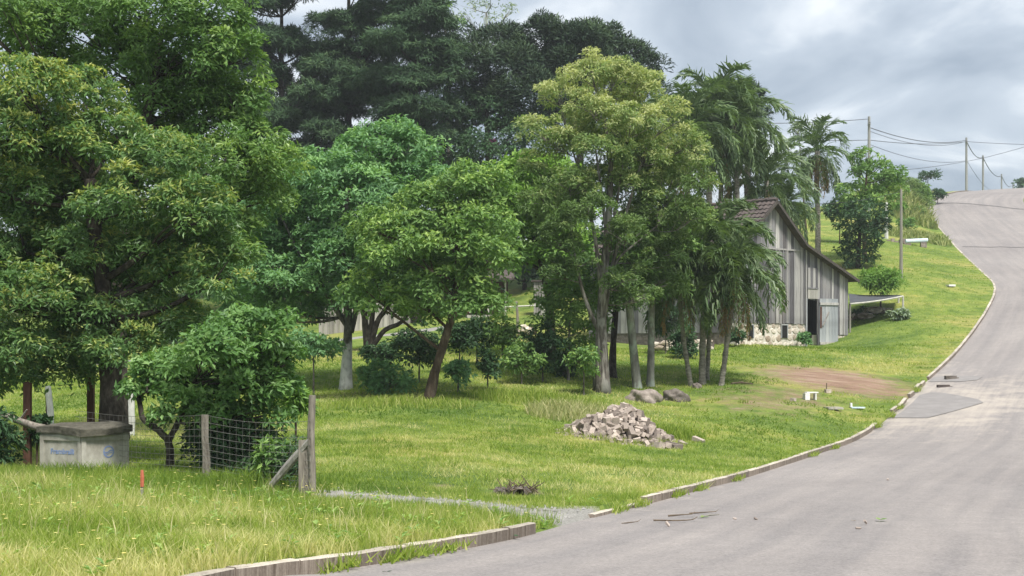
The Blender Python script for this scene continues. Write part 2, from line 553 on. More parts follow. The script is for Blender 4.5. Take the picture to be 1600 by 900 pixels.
def _phi(r2):
    return .5 * r2 * np.log(np.maximum(r2, 1e-12))


def _fit(pts, lam=2e-4):
    A = pts[:, :2] / _sc; n = len(A)
    M = np.zeros((n + 3, n + 3))
    M[:n, :n] = _phi(((A[:, None] - A[None]) ** 2).sum(-1)) + lam * np.eye(n)
    M[:n, n] = 1; M[:n, n + 1:] = A; M[n, :n] = 1; M[n + 1:, :n] = A.T
    return A, np.linalg.solve(M, np.concatenate([pts[:, 2], [0, 0, 0]]))


_A, _W = _fit(CP)


def H0(x, y):
    q = np.stack([np.ravel(x), np.ravel(y)], -1) / _sc
    out = np.empty(len(q))
    for a in range(0, len(q), 20000):
        b = q[a:a + 20000]
        out[a:a + 20000] = _phi(((b[:, None] - _A[None]) ** 2).sum(-1)) @ _W[:-3] + _W[-3] + b @ _W[-2:]
    return out


def H(x, y, t=None):
    """height of the grass surface"""
    x = np.atleast_1d(np.asarray(x, float)); y = np.atleast_1d(np.asarray(y, float))
    z = H0(x, y) + (fbm(x * .55, y * .55, 3, 3) - .5) * .10
    if t is None:
        t, idx = kerb_st(np.stack([x, y], -1))
    else:
        t, idx = t
    w = np.clip((t - .15) / 1.6, 0, 1); w = w * w * (3 - 2 * w)
    zk = K[idx, 2] + KDZ[idx]
    return np.where(t > 0, zk * (1 - w) + z * w, z)


def G(px, Y):
    x = (px - 800) / F * Y
    if Y > 175:
        return np.array([x, Y, min(8 + .075 * (Y - 100), 30) - .3])
    return np.array([x, Y, H(x, Y)[0]])


# road -------------------------------------------------------------
ROADW = 9.4
acr = np.concatenate([[-.02], np.arange(.4, ROADW, .45), [ROADW]])
RX = K[:, None, 0] + KR[:, None, 0] * acr[None]
RY = K[:, None, 1] + KR[:, None, 1] * acr[None]
RZ = K[:, None, 2] + .05 * np.sin(np.pi * acr / ROADW)[None] + (fbm(RX * .3, RY * .3, 8, 2) - .5) * .03
nS, nA = RX.shape
kpx = 800 + F * K[:, 0] / np.maximum(K[:, 1], 1)


def s_at(px):
    m = (K[:, 1] > 10) & (K[:, 1] < 82)
    i = np.where(m)[0]
    return KSV[i[np.abs(kpx[i] - px).argmin()]]


gap0, gap1 = s_at(824), s_at(936)
KDZ = .125 - .11 * np.clip(np.minimum(KSV - gap0 + .2, gap1 + .2 - KSV) / .5, 0, 1)



def grid_faces(a, b):
    i, j = np.meshgrid(np.arange(a - 1), np.arange(b - 1), indexing='ij')
    return np.stack([i * b + j, i * b + j + 1, (i + 1) * b + j + 1, (i + 1) * b + j], -1).reshape(-1, 4)


SX, SY = (1440 - 800) / F * 50, 50
sand = np.exp(-(((KSV[:, None] - KSV[np.abs(K[:, 1] - 50).argmin()]) / 9) ** 2)) * np.exp(-((acr[None] - 2.2) / 2.6) ** 2) * .7 + .25 * np.exp(-(acr[None] / .9) ** 2) + .12
road = link('road', make_mesh('road', np.stack([RX, RY, RZ], -1).reshape(-1, 3), grid_faces(nS, nA), M_road, True,
            {'sand': ('POINT', sand.ravel()), 'across': ('POINT', np.broadcast_to(acr[None], RX.shape).ravel()), 'along': ('POINT', np.broadcast_to(KSV[:, None], RX.shape).ravel())}))
tag(road, 'pale worn asphalt road climbing over the hill crest', kind='structure')


def road_z(x, y):
    t, idx = kerb_st(np.array([[x, y]]))
    return float(K[idx[0], 2] + .05 * math.sin(math.pi * min(max(-t[0] / ROADW, 0), 1)))


# lawn sheets -------------------------------------------------------
DIRT_C = np.array([11.7, 53.2])
GRAV = np.array([P(500, 768, 22.6)[:2], P(600, 779, 22.2)[:2], P(700, 791, 21.6)[:2], P(800, 800, 21.0)[:2], P(900, 806, 20.6)[:2], P(925, 808, 20.4)[:2]])


def seg_dist(xy, L):
    best = np.full(len(xy), 1e9)
    for a, b in zip(L[:-1], L[1:]):
        ab = b - a
        t = np.clip(((xy - a) @ ab) / (ab @ ab), 0, 1)
        best = np.minimum(best, np.linalg.norm(xy - a - t[:, None] * ab, axis=1))
    return best


def dirt_mask(x, y):
    a = math.radians(20)
    dx, dy = x - DIRT_C[0], y - DIRT_C[1]
    u = (dx * math.cos(a) + dy * math.sin(a)) / 3.6; v = (-dx * math.sin(a) + dy * math.cos(a)) / 4.2
    m = np.clip(1.35 - np.sqrt(u * u + v * v), 0, 1)
    # bare streak leading down towards the pile and the brushwood
    for cx, cy, r in ((7.8, 46.6, 2.8), (9.3, 48.5, 2.6), (0.15, 23.8, .6), (-1.2, 24.3, .4), (-7.2, 60.5, 2.4)):
        m = np.maximum(m, np.clip(.75 - np.hypot(x - cx, (y - cy) * .7) / r * .5, 0, 1))
    return m


def gravel_mask(x, y):
    xy = np.stack([x, y], -1)
    m = np.clip(1.25 - seg_dist(xy, GRAV) / .62, 0, 1)
    m = np.maximum(m, np.clip(1.25 - np.hypot(x - GRAV[-2][0], (y - GRAV[-2][1]) * .8) / 1.25, 0, 1))
    path = np.array([[-20, 72.], [-10, 75], [-6.5, 76], [-2, 80]])
    return np.maximum(m, np.clip(1.2 - seg_dist(xy, path) / 1.1, 0, 1))


tl = np.concatenate([[.0, .09], np.cumsum(np.concatenate([np.full(70, .32), np.full(70, .5), np.linspace(.6, 4, 45)])) + .09])
LX = K[:, None, 0] - KR[:, None, 0] * tl[None]
LY = K[:, None, 1] - KR[:, None, 1] * tl[None]
LZ = H(LX.ravel(), LY.ravel(), (np.broadcast_to(tl[None], LX.shape).ravel(), np.repeat(np.arange(nS), len(tl))))
LZ = LZ.reshape(LX.shape); LZ[:, 0] = K[:, 2] - .12 + .11 * np.clip((.125 - KDZ) / .11, 0, 1)
LV = np.stack([LX, LY, LZ], -1).reshape(-1, 3)
lf = grid_faces(nS, len(tl))[:, ::-1]
lawn = link('lawn', make_mesh('lawn', LV, lf, M_lawn, True, {'dirt': ('POINT', dirt_mask(LV[:, 0], LV[:, 1])), 'gravel': ('POINT', gravel_mask(LV[:, 0], LV[:, 1]))}))
tag(lawn, 'rough grass verge and sloping lawn beside the road', kind='structure')
tr_ = np.concatenate([[ROADW - .02], ROADW + np.cumsum(np.linspace(.5, 3.0, 14))])
VX = K[:, None, 0] + KR[:, None, 0] * tr_[None]; VY = K[:, None, 1] + KR[:, None, 1] * tr_[None]
VZ = K[:, None, 2] - .03 + .04 * (tr_[None] - ROADW)
zr = np.zeros(VX.size)
verge = link('verge', make_mesh('verge', np.stack([VX, VY, VZ], -1).reshape(-1, 3), grid_faces(nS, len(tr_)), M_lawn, True, {'dirt': ('POINT', zr), 'gravel': ('POINT', zr)}))
tag(verge, 'grass verge along the far side of the road', kind='structure')
# far ground: one coarse sheet under everything, out to the horizon
gx = np.concatenate([-np.geomspace(2500, 90, 16), np.arange(-80, 141, 5.0), np.geomspace(150, 2500, 16)])
gy = np.concatenate([-np.geomspace(2500, 60, 14), np.arange(-50, 241, 5.0), np.geomspace(250, 3000, 18)])
GX, GY = np.meshgrid(gx, gy, indexing='ij')
zf = np.clip(8 + .075 * (GY - 100), 0, 34)
hz = H0(GX.ravel(), GY.ravel()).reshape(GX.shape)
td, ti = kerb_st(np.stack([GX.ravel(), GY.ravel()], -1))
td = td.reshape(GX.shape); kz = K[ti, 2].reshape(GX.shape)
hz = np.where(td < 2, np.minimum(hz, kz), hz) - np.where(td > 0, .9, 1.6)
wn_ = np.clip((np.hypot(GX - 5, GY - 75) - 105) / 70, 0, 1)
gz = hz * (1 - wn_) + np.minimum(zf, 30) * wn_
inroad = (td < 3) & (td > -60) & (GY < 240) & (GX < 140)
gz = np.where(inroad, np.minimum(gz, kz - 1.6), gz)
gr = link('ground', make_mesh('ground', np.stack([GX, GY, gz], -1).reshape(-1, 3), grid_faces(*GX.shape)[:, ::-1], M_ground, True))
tag(gr, 'wide grassy land reaching the horizon', kind='structure')

# kerb ---------------------------------------------------------------
kerb = link('kerb', None)
tag(kerb, 'broken line of concrete kerb stones edging the road', kind='structure')
kerb_meshes = []
for q in range(6):
    pr = np.array([[0, -.28], [0, .122], [.012, .138], [.098, .142], [.11, .125], [.11, -.28]])
    V = []
    for xx in (0, .34, .67, 1.0):
        J = (rng.random((6, 2)) - .5) * .007
        J[2:4, 1] -= rng.random() * .012
        for (a, b), (ja, jb) in zip(pr, J):
            V.append([xx, a + ja, b + jb])
    V = np.array(V); Q = []
    for i in range(3):
        for j in range(6):
            Q.append([i * 6 + j, (i + 1) * 6 + j, (i + 1) * 6 + (j + 1) % 6, i * 6 + (j + 1) % 6])
    me = make_mesh('kerb_stone', V, [np.array(Q), np.array([[0, 1, 2, 3, 4, 5], [23, 22, 21, 20, 19, 18]])], M_kerb)
    kerb_meshes.append(me)
rough0, rough1 = s_at(1362), s_at(1445)
s = s_at(300) - 14.0
end = KSV[np.abs(K[:, 1] - 172).argmin()]
kn = 0
while s < end:
    far = np.interp(s, KSV, K[:, 1])
    ln = (1.0 if far < 90 else 2.0) * (.94 + .1 * rng.random())
    if gap0 - .3 < s < gap1 - .4:
        s += .5 if s < gap1 else ln; continue
    p = [np.interp(s, KSV, K[:, c]) for c in range(3)]; q = [np.interp(s + ln, KSV, K[:, c]) for c in range(3)]
    dx, dy, dz = (q[c] - p[c] for c in range(3))
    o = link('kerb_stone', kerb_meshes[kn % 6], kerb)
    o['kind'] = 'structure'
    rough = rough0 < s < rough1
    sink = 0.0
    if gap1 - .5 < s < gap1 + 2.2: sink = -.075
    j = .012 if not rough else .10
    if rough and rng.random() < .3:
        s += ln; bpy.data.objects.remove(o); continue
    # local y runs to the grass side, so the stone's face is at the road edge
    o.location = (p[0] - KR[int(s / KS), 0] * (-.01) + (rng.random() - .5) * j, p[1] + (rng.random() - .5) * j, p[2] + sink + (rng.random() - .5) * (.006 if not rough else .03))
    o.rotation_euler = (((rng.random() - .5) * .06 if not rough else (rng.random() - .5) * .5), -math.atan2(dz, math.hypot(dx, dy)) + (rng.random() - .5) * .006, math.atan2(dy, dx) + (rng.random() - .5) * j * .6)
    o.scale = (ln * .986, 1, 1)
    kn += 1
    s += ln

# ------------------------------------------------------------------ vegetation builders
UP = np.array([0, 0, 1.0])


def leaf_geo(base, d, nrm, L, W, bend=.15, fold=.12):
    n = len(base)
    L = np.broadcast_to(L, (n,))[:, None]; W = np.broadcast_to(W, (n,))[:, None]
    nrm = norm(nrm - (nrm * d).sum(-1, keepdims=True) * d)
    s = np.cross(d, nrm)
    V = np.stack([base, base + d * L * .52 + s * W * .5 + nrm * fold * W, base + d * L - nrm * bend * L, base + d * L * .52 - s * W * .5 + nrm * fold * W], 1).reshape(-1, 3)
    return V, np.arange(4 * n).reshape(-1, 4)


def rvec(n):
    return norm(rng.normal(size=(n, 3)))


def clumps_of(lobes, cr, fill, bottom=-.45):
    """clump centres and outward directions spread through the outer shell of each lobe (c, r3)"""
    C, D, T = [], [], []
    for c, r in lobes:
        r = np.asarray(r)
        n = max(4, int(fill * 4 * (r[0] * r[2] + r[0] * r[1] + r[1] * r[2]) / 3 / (cr * cr)))
        u = rvec(n * 2); u = u[u[:, 2] > bottom][:n]
        f = .45 + .6 * rng.random((len(u), 1)) ** .6
        C.append(c + u * r * f); D.append(u)
        T.append((f[:, 0] - .45) / .6)
    return np.concatenate(C), np.concatenate(D), np.concatenate(T)


def foliage(C, D, k, cr, L, W, tint_c, origin, name, mat, parent, flat=.75, out=.8, rnd=.7, up=.25, bend=.15, tips=0.0, needle=False):
    n = len(C)
    kk = np.maximum(2, (k * (.6 + .8 * rng.random(n))).astype(int))
    idx = np.repeat(np.arange(n), kk); N = len(idx)
    scl = (.7 + .6 * rng.random(n))[idx][:, None]
    o = rvec(N) * (rng.random((N, 1)) ** .5)
    o[:, 2] *= flat
    if needle:
        d0 = rvec(N); d0[:, 2] = np.abs(d0[:, 2]) * .9 - .15
        d = norm(d0 + D[idx] * .25)
        base = C[idx] + d * cr * scl * .25 * rng.random((N, 1))
        nrm = rvec(N)
        o = d
    else:
        o = norm(o + UP * .25 + D[idx] * .2) * (.35 + .65 * rng.random((N, 1)) ** .6)
        o[:, 2] *= flat
        base = C[idx] + o * cr * scl
        nrm = norm(o * 1.1 + UP * .55 + rvec(N) * .42)
        tg = np.cross(nrm, rvec(N))
        d = norm(norm(tg) * .8 + o * out * .55 + D[idx] * .25 + UP * up * .3 - UP * .12)
    LL = L * (.7 + .6 * rng.random(N)); WW = W * (.75 + .5 * rng.random(N))
    V, Q = leaf_geo(base, d, nrm, LL, WW, bend)
    t = .42 + (tint_c[idx] if tint_c is not None else 0) + (rng.random(N) - .5) * .42
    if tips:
        hi = (o[:, 2] > .15) & (rng.random(n)[idx] < tips)  # lightens upper leaves: lit clump tops painted into the tint, plus new growth
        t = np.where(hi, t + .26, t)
    me = make_mesh(name, V - origin, Q, mat, False, {'tint': ('FACE', np.clip(t, 0, 1))})
    ob = link(name, me, parent)
    ob['kind'] = 'stuff'
    return ob


def curve(a, b, bow, n=7):
    a, b = np.asarray(a, float), np.asarray(b, float)
    t = np.linspace(0, 1, n)[:, None]
    m = (a + b) / 2 + bow
    return (1 - t) ** 2 * a + 2 * t * (1 - t) * m + t * t * b


def smooth_path(pts, n=14):
    pts = np.asarray(pts, float)
    d = np.concatenate([[0], np.cumsum(np.linalg.norm(np.diff(pts, axis=0), axis=1))])
    s = np.linspace(0, d[-1], n * 3)
    o = np.stack([np.interp(s, d, pts[:, i]) for i in range(3)], -1)
    for _ in range(6):
        o[1:-1] = .5 * o[1:-1] + .25 * (o[:-2] + o[2:])
    return o[np.linspace(0, len(o) - 1, n).astype(int)]


def tree(name, label, base, Y, trunk, r0, r1, lobes, leafm, barkm, cr=.35, k=40, L=.13, W=.05, fill=1.0, group=None, dspread=1.0, tips=0.0,
         tfun=None, limbs=True, cat='tree', needle=False, flat=.75, rot=0, twigs=3, dep=1.05, limb_r=.5, bottom=-.45, up=.25, stems=(), inner=True, wob=.13, out=.8, low=-9):
    """trunk: list of (px, py[, dY]) above the base; lobes: (px, py, rx, ry[, dY]) in the trunk's own depth"""
    b = G(base, Y)
    t = thing(name, b, label, cat, group)
    tp = [b - UP * .25] + [P(q[0], q[1], Y + (q[2] if len(q) > 2 else 0)) for q in trunk]
    mb = MB()
    path = smooth_path(tp, 16)
    f = np.linspace(0, 1, len(path))
    rad = r0 + (r1 - r0) * f + r0 * .55 * np.exp(-f * 14)
    mb.tube(path, rad, 11, wob)
    allp, allr = [path], [rad]
    for st in stems:                                    # further stems (px, py[, dY]...), radius
        sp = [P(q[0], q[1], Y + (q[2] if len(q) > 2 else 0)) for q in st[0]]
        sp = smooth_path(sp, 12); rr = np.linspace(st[1], st[2], 12)
        mb.tube(sp, rr, 9, wob); allp.append(sp); allr.append(rr)
    LB = []
    for q in lobes:
        r = q[2] / F * Y; rz = q[3] / F * Y
        dy = q[4] if len(q) > 4 else (rng.random() - .5) * 2 * dspread * max(r, .3) * 1.1
        LB.append((P(q[0], q[1], Y + dy) + 0, (r, r * dep, rz)))
    AP = np.concatenate(allp); AR = np.concatenate(allr)
    for c, r in LB:
        if not limbs: break
        if c[2] - b[2] < low: continue
        cand = AP[:, 2] < c[2] - .25 * r[2]
        w = np.linalg.norm(AP - c, axis=1) + np.where(cand, 0, 50) + .3 * np.abs((c[2] - AP[:, 2]) - np.linalg.norm((AP - c)[:, :2], axis=1))
        i = w.argmin()
        ln = np.linalg.norm(c - AP[i])
        pth = curve(AP[i], c, np.array([0, 0, -.12 * ln]) + rng.normal(size=3) * .06 * ln, 8)
        ra = min(AR[i] * limb_r, .03 + .022 * ln)
        mb.tube(pth, np.linspace(ra, .018, 8), 6, .1)
        for _ in range(twigs):
            u = rvec(1)[0]; u[2] = abs(u[2]) * .8 - .1
            mb.tube(curve(pth[rng.integers(3, 7)], c + u * np.array(r) * .85, rng.normal(size=3) * .1, 5), np.linspace(ra * .4 + .008, .008, 5), 4, 0, False)
    me = mb.mesh('trunk', barkm, True)
    V = np.empty(len(me.vertices) * 3, np.float32); me.vertices.foreach_get('co', V)
    me.vertices.foreach_set('co', (V.reshape(-1, 3) - b.astype(np.float32)).ravel())
    link('trunk', me, t)
    C, D, T = clumps_of(LB, cr, fill, bottom)
    tc_ = (rng.random(len(C)) - .5) * .30
    if tfun is not None: tc_ = tc_ + tfun(C)
    foliage(C, D, k, cr, L, W, tc_, b, 'crown', leafm, t, flat=flat, tips=tips, needle=needle, up=up, out=out)
    return t


def pxof(C):
    return 800 + F * C[:, 0] / C[:, 1], Y0 - F * (C[:, 2] - CH) / C[:, 1]


def shrub(name, label, px, py, rx, ry, Y, leafm, k=30, L=.13, W=.06, cr=None, fill=1.0, nl=5, group=None, cat='shrub', stem=None, barkm=None, base_py=None, tips=0, needle=False, bx=None):
    """rounded bush: a few lobes round (px, py) and stems down to the ground"""
    g = G(bx if bx is not None else px, Y)
    gpy = Y0 - F * (g[2] - CH) / Y
    lobes = [(px, py, rx * .62, ry * .62, 0)]
    for i in range(nl):
        a = 2 * np.pi * i / nl + rng.random()
        lobes.append((px + math.cos(a) * rx * .5, py - (math.sin(a) * .45 + .05) * ry, rx * (.38 + .2 * rng.random()), ry * (.38 + .2 * rng.random()), (rng.random() - .5) * 1.4 * rx / F * Y))
    r = rx / F * Y
    return tree(name, label, bx if bx is not None else px, Y, [(px, min(py + ry * .3, gpy - 2))], stem or max(.02, .05 * r), .02, lobes, leafm, barkm or B_brown,
                cr=cr or max(.12, r * .3), k=k, L=L, W=W, fill=fill, group=group, cat=cat, twigs=2, tips=tips, needle=needle, bottom=-.8)


# ---- the big trees over the concrete chamber
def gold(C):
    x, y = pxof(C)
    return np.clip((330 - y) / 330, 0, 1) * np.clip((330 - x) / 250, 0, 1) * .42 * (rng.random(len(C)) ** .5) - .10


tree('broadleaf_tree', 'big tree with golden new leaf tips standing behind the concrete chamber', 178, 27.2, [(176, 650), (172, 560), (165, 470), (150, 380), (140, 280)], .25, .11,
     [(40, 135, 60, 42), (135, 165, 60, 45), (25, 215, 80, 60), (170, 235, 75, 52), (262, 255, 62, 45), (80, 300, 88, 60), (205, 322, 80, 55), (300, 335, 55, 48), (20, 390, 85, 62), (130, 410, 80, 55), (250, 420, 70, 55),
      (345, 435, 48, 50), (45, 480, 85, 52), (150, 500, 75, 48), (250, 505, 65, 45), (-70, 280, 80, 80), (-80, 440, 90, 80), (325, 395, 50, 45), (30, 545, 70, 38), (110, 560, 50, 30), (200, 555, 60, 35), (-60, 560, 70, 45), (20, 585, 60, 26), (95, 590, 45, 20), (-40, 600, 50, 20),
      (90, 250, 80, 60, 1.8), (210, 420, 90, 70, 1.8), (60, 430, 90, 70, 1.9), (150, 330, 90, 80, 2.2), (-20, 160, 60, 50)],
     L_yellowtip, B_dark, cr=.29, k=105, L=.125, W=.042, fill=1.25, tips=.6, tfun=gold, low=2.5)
tree('broadleaf_tree', 'tallest deep green tree rising behind the golden tipped tree', 180, 33.0, [(182, 560), (190, 420), (200, 280), (240, 150), (250, 60)], .26, .08,
     [(130, 50, 85, 55), (225, 20, 85, 55), (335, 30, 48, 48), (285, 95, 75, 52), (385, 155, 38, 48), (335, 195, 72, 52), (270, 165, 70, 50), (372, 262, 60, 50), (428, 262, 42, 34), (318, 285, 65, 45), (195, 105, 75, 50),
      (40, 45, 75, 50), (150, -40, 110, 55), (300, -40, 70, 50), (365, 95, 42, 50), (400, 215, 40, 40), (350, 330, 55, 42), (410, 315, 40, 30), (90, 120, 70, 50, 1.5), (250, 250, 90, 80, 2.0), (330, 380, 60, 60, 2.0), (-40, 20, 80, 70), (10, -50, 90, 60), (300, 150, 80, 70, 2.0), (370, 380, 35, 40)],
     L_deep, B_dark, cr=.34, k=100, L=.15, W=.052, fill=1.25, tips=.5, tfun=lambda C: np.clip((pxof(C)[0] - 340) / 120, 0, 1) * .22 - .03)  # sunlit side painted into the tint, lighter towards the right edge
tree('small_tree', 'low forked tree with large glossy leaves between fence and concrete chamber', 268, 25.0, [(265, 700), (262, 682)], .085, .06,
     [(265, 590, 45, 42), (325, 560, 60, 45), (395, 545, 52, 48), (425, 600, 36, 42), (355, 620, 60, 38), (285, 640, 45, 30), (232, 610, 28, 36), (430, 530, 28, 34), (385, 505, 40, 28), (410, 650, 30, 20), (330, 600, 60, 45, 1.0), (445, 570, 18, 30), (340, 650, 45, 18)],
     L_glossy, B_dark, cr=.24, k=72, L=.135, W=.056, fill=1.15, tips=.35,
     stems=[([(264, 690), (248, 672), (222, 655), (217, 620)], .06, .04), ([(263, 690), (278, 660), (292, 632), (300, 600)], .06, .035)])
shrub('round_bush', 'dense dark bush behind the wire mesh fence', 360, 692, 70, 62, 25.6, L_dark, k=40, L=.12, W=.04, cr=.22, fill=1.6, nl=7)
shrub('fern_shrub', 'small yellow green ferny shrub behind the fence end post', 462, 630, 24, 26, 26.5, L_bright, k=26, L=.2, W=.04, cr=.14, fill=1.3)
shrub('dark_shrub', 'dark fine leaved shrub under the diagonal fence brace', 455, 725, 26, 40, 22.9, L_dark, k=30, L=.16, W=.02, cr=.14, fill=1.3)
shrub('dark_shrub', 'shadowy shrub at the picture edge beside the red-brown post', -8, 690, 32, 50, 25.0, L_dark, k=30, L=.14, W=.05, cr=.17, fill=1.2)
shrub('leafy_weed', 'bright leafy weed at the foot of the fence posts', 425, 715, 22, 26, 22.8, L_mid, k=20, L=.16, W=.05, cr=.1, fill=1.0, cat='weed')
shrub('leafy_weed', 'leafy weed climbing round the red-brown post', 58, 672, 16, 26, 26.4, L_dark, k=16, L=.13, W=.06, cr=.1, fill=1.0, cat='weed')

# ---- trees in the middle distance
tree('broadleaf_tree', 'soft green spreading tree with whitewashed trunk base', 541, 46, [(542, 560), (545, 500), (540, 430), (530, 360), (550, 290)], .17, .07,
     [(600, 232, 62, 36), (520, 285, 70, 44), (440, 318, 62, 46), (650, 290, 50, 42), (580, 320, 70, 50), (480, 372, 72, 50), (402, 392, 55, 42), (545, 405, 62, 45), (420, 440, 62, 34), (500, 452, 55, 32), (390, 478, 45, 26), (450, 485, 50, 24), (370, 440, 40, 40),
      (640, 232, 40, 30), (560, 268, 50, 36), (610, 380, 60, 50, 1.5), (480, 310, 80, 60, 2), (420, 390, 80, 60, 2.4), (545, 470, 40, 22), (360, 360, 40, 50, 1.5)],
     L_soft, B_white, cr=.42, k=80, L=.19, W=.075, fill=1.2, tips=.4, stems=[([(548, 520), (560, 470), (590, 400), (610, 330)], .10, .04), ([(543, 510), (505, 450), (470, 400), (440, 340)], .10, .04)])
tree('multi_stem_tree', 'dark tree with four stems fanning out over the far lawn', 574, 60, [(572, 520), (568, 480), (560, 430)], .16, .10,
     [(560, 425, 60, 36), (620, 440, 60, 38), (680, 430, 60, 42), (600, 395, 70, 45), (500, 430, 50, 35), (650, 470, 45, 20), (720, 455, 50, 34), (585, 455, 40, 20)],
     L_dark, B_dark, cr=.5, k=34, L=.26, W=.11, fill=1.0,
     stems=[([(577, 545), (590, 500), (612, 470), (628, 440)], .14, .07), ([(580, 545), (600, 515), (628, 505), (650, 470)], .12, .06), ([(575, 540), (583, 490), (585, 440)], .12, .07)])
tree('broadleaf_tree', 'leaning brown trunk tree with light green tufted crown on the lawn', 668, 42, [(680, 580), (695, 530), (712, 480), (716, 420), (712, 360)], .15, .06,
     [(742, 292, 50, 30), (682, 322, 55, 38), (702, 378, 65, 46), (762, 345, 42, 48), (622, 392, 55, 42), (640, 448, 52, 36), (705, 455, 66, 42), (590, 362, 45, 32), (765, 420, 42, 42), (572, 455, 38, 28), (660, 490, 45, 22), (745, 482, 40, 24), (720, 320, 42, 32), (605, 480, 30, 20), (690, 420, 70, 55, 1.6), (740, 380, 60, 50, 1.7), (640, 360, 60, 45, 1.2)],
     L_mid, B_brown, cr=.42, k=90, L=.18, W=.068, fill=1.2, tips=.5, low=2.6)
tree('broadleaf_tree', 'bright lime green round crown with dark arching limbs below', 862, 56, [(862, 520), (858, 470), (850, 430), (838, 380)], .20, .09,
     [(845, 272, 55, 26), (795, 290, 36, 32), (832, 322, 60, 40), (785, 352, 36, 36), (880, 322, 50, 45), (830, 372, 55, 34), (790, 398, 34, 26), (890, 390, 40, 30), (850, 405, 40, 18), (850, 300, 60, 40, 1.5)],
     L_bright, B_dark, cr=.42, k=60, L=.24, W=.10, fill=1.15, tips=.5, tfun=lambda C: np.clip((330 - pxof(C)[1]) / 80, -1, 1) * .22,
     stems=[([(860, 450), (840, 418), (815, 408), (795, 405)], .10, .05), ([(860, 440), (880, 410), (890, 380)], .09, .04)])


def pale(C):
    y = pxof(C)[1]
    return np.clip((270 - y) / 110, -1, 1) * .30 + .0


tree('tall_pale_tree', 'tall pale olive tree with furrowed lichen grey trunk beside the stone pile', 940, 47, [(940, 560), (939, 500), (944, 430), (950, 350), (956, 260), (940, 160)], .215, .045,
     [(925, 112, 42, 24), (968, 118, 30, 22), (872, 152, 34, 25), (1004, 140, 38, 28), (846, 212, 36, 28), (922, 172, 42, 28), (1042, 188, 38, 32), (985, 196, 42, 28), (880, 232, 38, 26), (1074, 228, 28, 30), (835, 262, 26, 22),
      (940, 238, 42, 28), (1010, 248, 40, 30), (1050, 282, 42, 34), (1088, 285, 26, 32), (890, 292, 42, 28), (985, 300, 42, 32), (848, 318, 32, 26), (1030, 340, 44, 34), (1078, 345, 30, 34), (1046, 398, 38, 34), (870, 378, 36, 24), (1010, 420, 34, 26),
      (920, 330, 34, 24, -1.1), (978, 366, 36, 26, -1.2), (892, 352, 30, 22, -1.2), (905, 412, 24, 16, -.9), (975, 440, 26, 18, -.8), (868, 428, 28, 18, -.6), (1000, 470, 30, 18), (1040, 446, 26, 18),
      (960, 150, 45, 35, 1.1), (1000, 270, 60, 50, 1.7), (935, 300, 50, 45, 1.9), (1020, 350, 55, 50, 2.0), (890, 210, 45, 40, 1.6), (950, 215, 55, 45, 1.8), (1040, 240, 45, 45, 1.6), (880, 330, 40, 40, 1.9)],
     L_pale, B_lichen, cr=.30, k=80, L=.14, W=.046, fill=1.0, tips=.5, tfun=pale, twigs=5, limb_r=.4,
     stems=[([(937, 520), (920, 485), (906, 440), (897, 395), (890, 330)], .075, .025), ([(943, 500), (952, 440), (965, 380), (985, 310), (1010, 230)], .085, .03), ([(939, 450), (930, 370), (915, 300), (890, 220)], .08, .025), ([(944, 480), (950, 400), (944, 330), (930, 230)], .08, .025), ([(950, 400), (962, 330), (975, 240)], .07, .025), ([(948, 440), (968, 400), (1000, 375), (1030, 350)], .05, .02)])
tree('smooth_trunk_tree', 'slender tree with pale lichened leaning trunk behind the boulder', 997, 49, [(990, 550), (984, 490), (982, 440)], .15, .12,
     [(985, 440, 46, 40), (1015, 450, 30, 26), (960, 470, 30, 24), (990, 400, 50, 40)], L_mid, B_smooth, cr=.36, k=42, L=.2, W=.08, fill=1.1, tips=.2, wob=.04)
tree('smooth_trunk_tree', 'slender tree with straight grey trunk next to the leaning pale one', 1016, 49.6, [(1017, 560), (1018, 490), (1020, 430)], .13, .10,
     [(1030, 420, 42, 38), (1045, 450, 26, 26), (1015, 465, 26, 18), (1040, 385, 40, 34)], L_mid, B_smooth, cr=.36, k=42, L=.2, W=.08, fill=1.1, tips=.2, wob=.04)
tree('dark_trunk_tree', 'dark slim trunk tight behind the furrowed pale trunk', 957, 51, [(958, 540), (962, 480), (970, 420)], .14, .07, [(960, 440, 50, 36), (930, 470, 36, 26), (980, 390, 50, 40)], L_dark, B_dark, cr=.4, k=34, L=.22, W=.09)
tree('young_tree', 'young tree on a thin white stem with drooping mid green crown', 888, 49, [(888, 560), (890, 510), (892, 470)], .05, .025,
     [(890, 470, 44, 28), (870, 505, 38, 26), (920, 510, 36, 26), (895, 535, 36, 18), (860, 470, 28, 24), (905, 440, 34, 24), (930, 470, 26, 30)], L_mid, B_lichen, cr=.3, k=34, L=.18, W=.075, fill=.9)
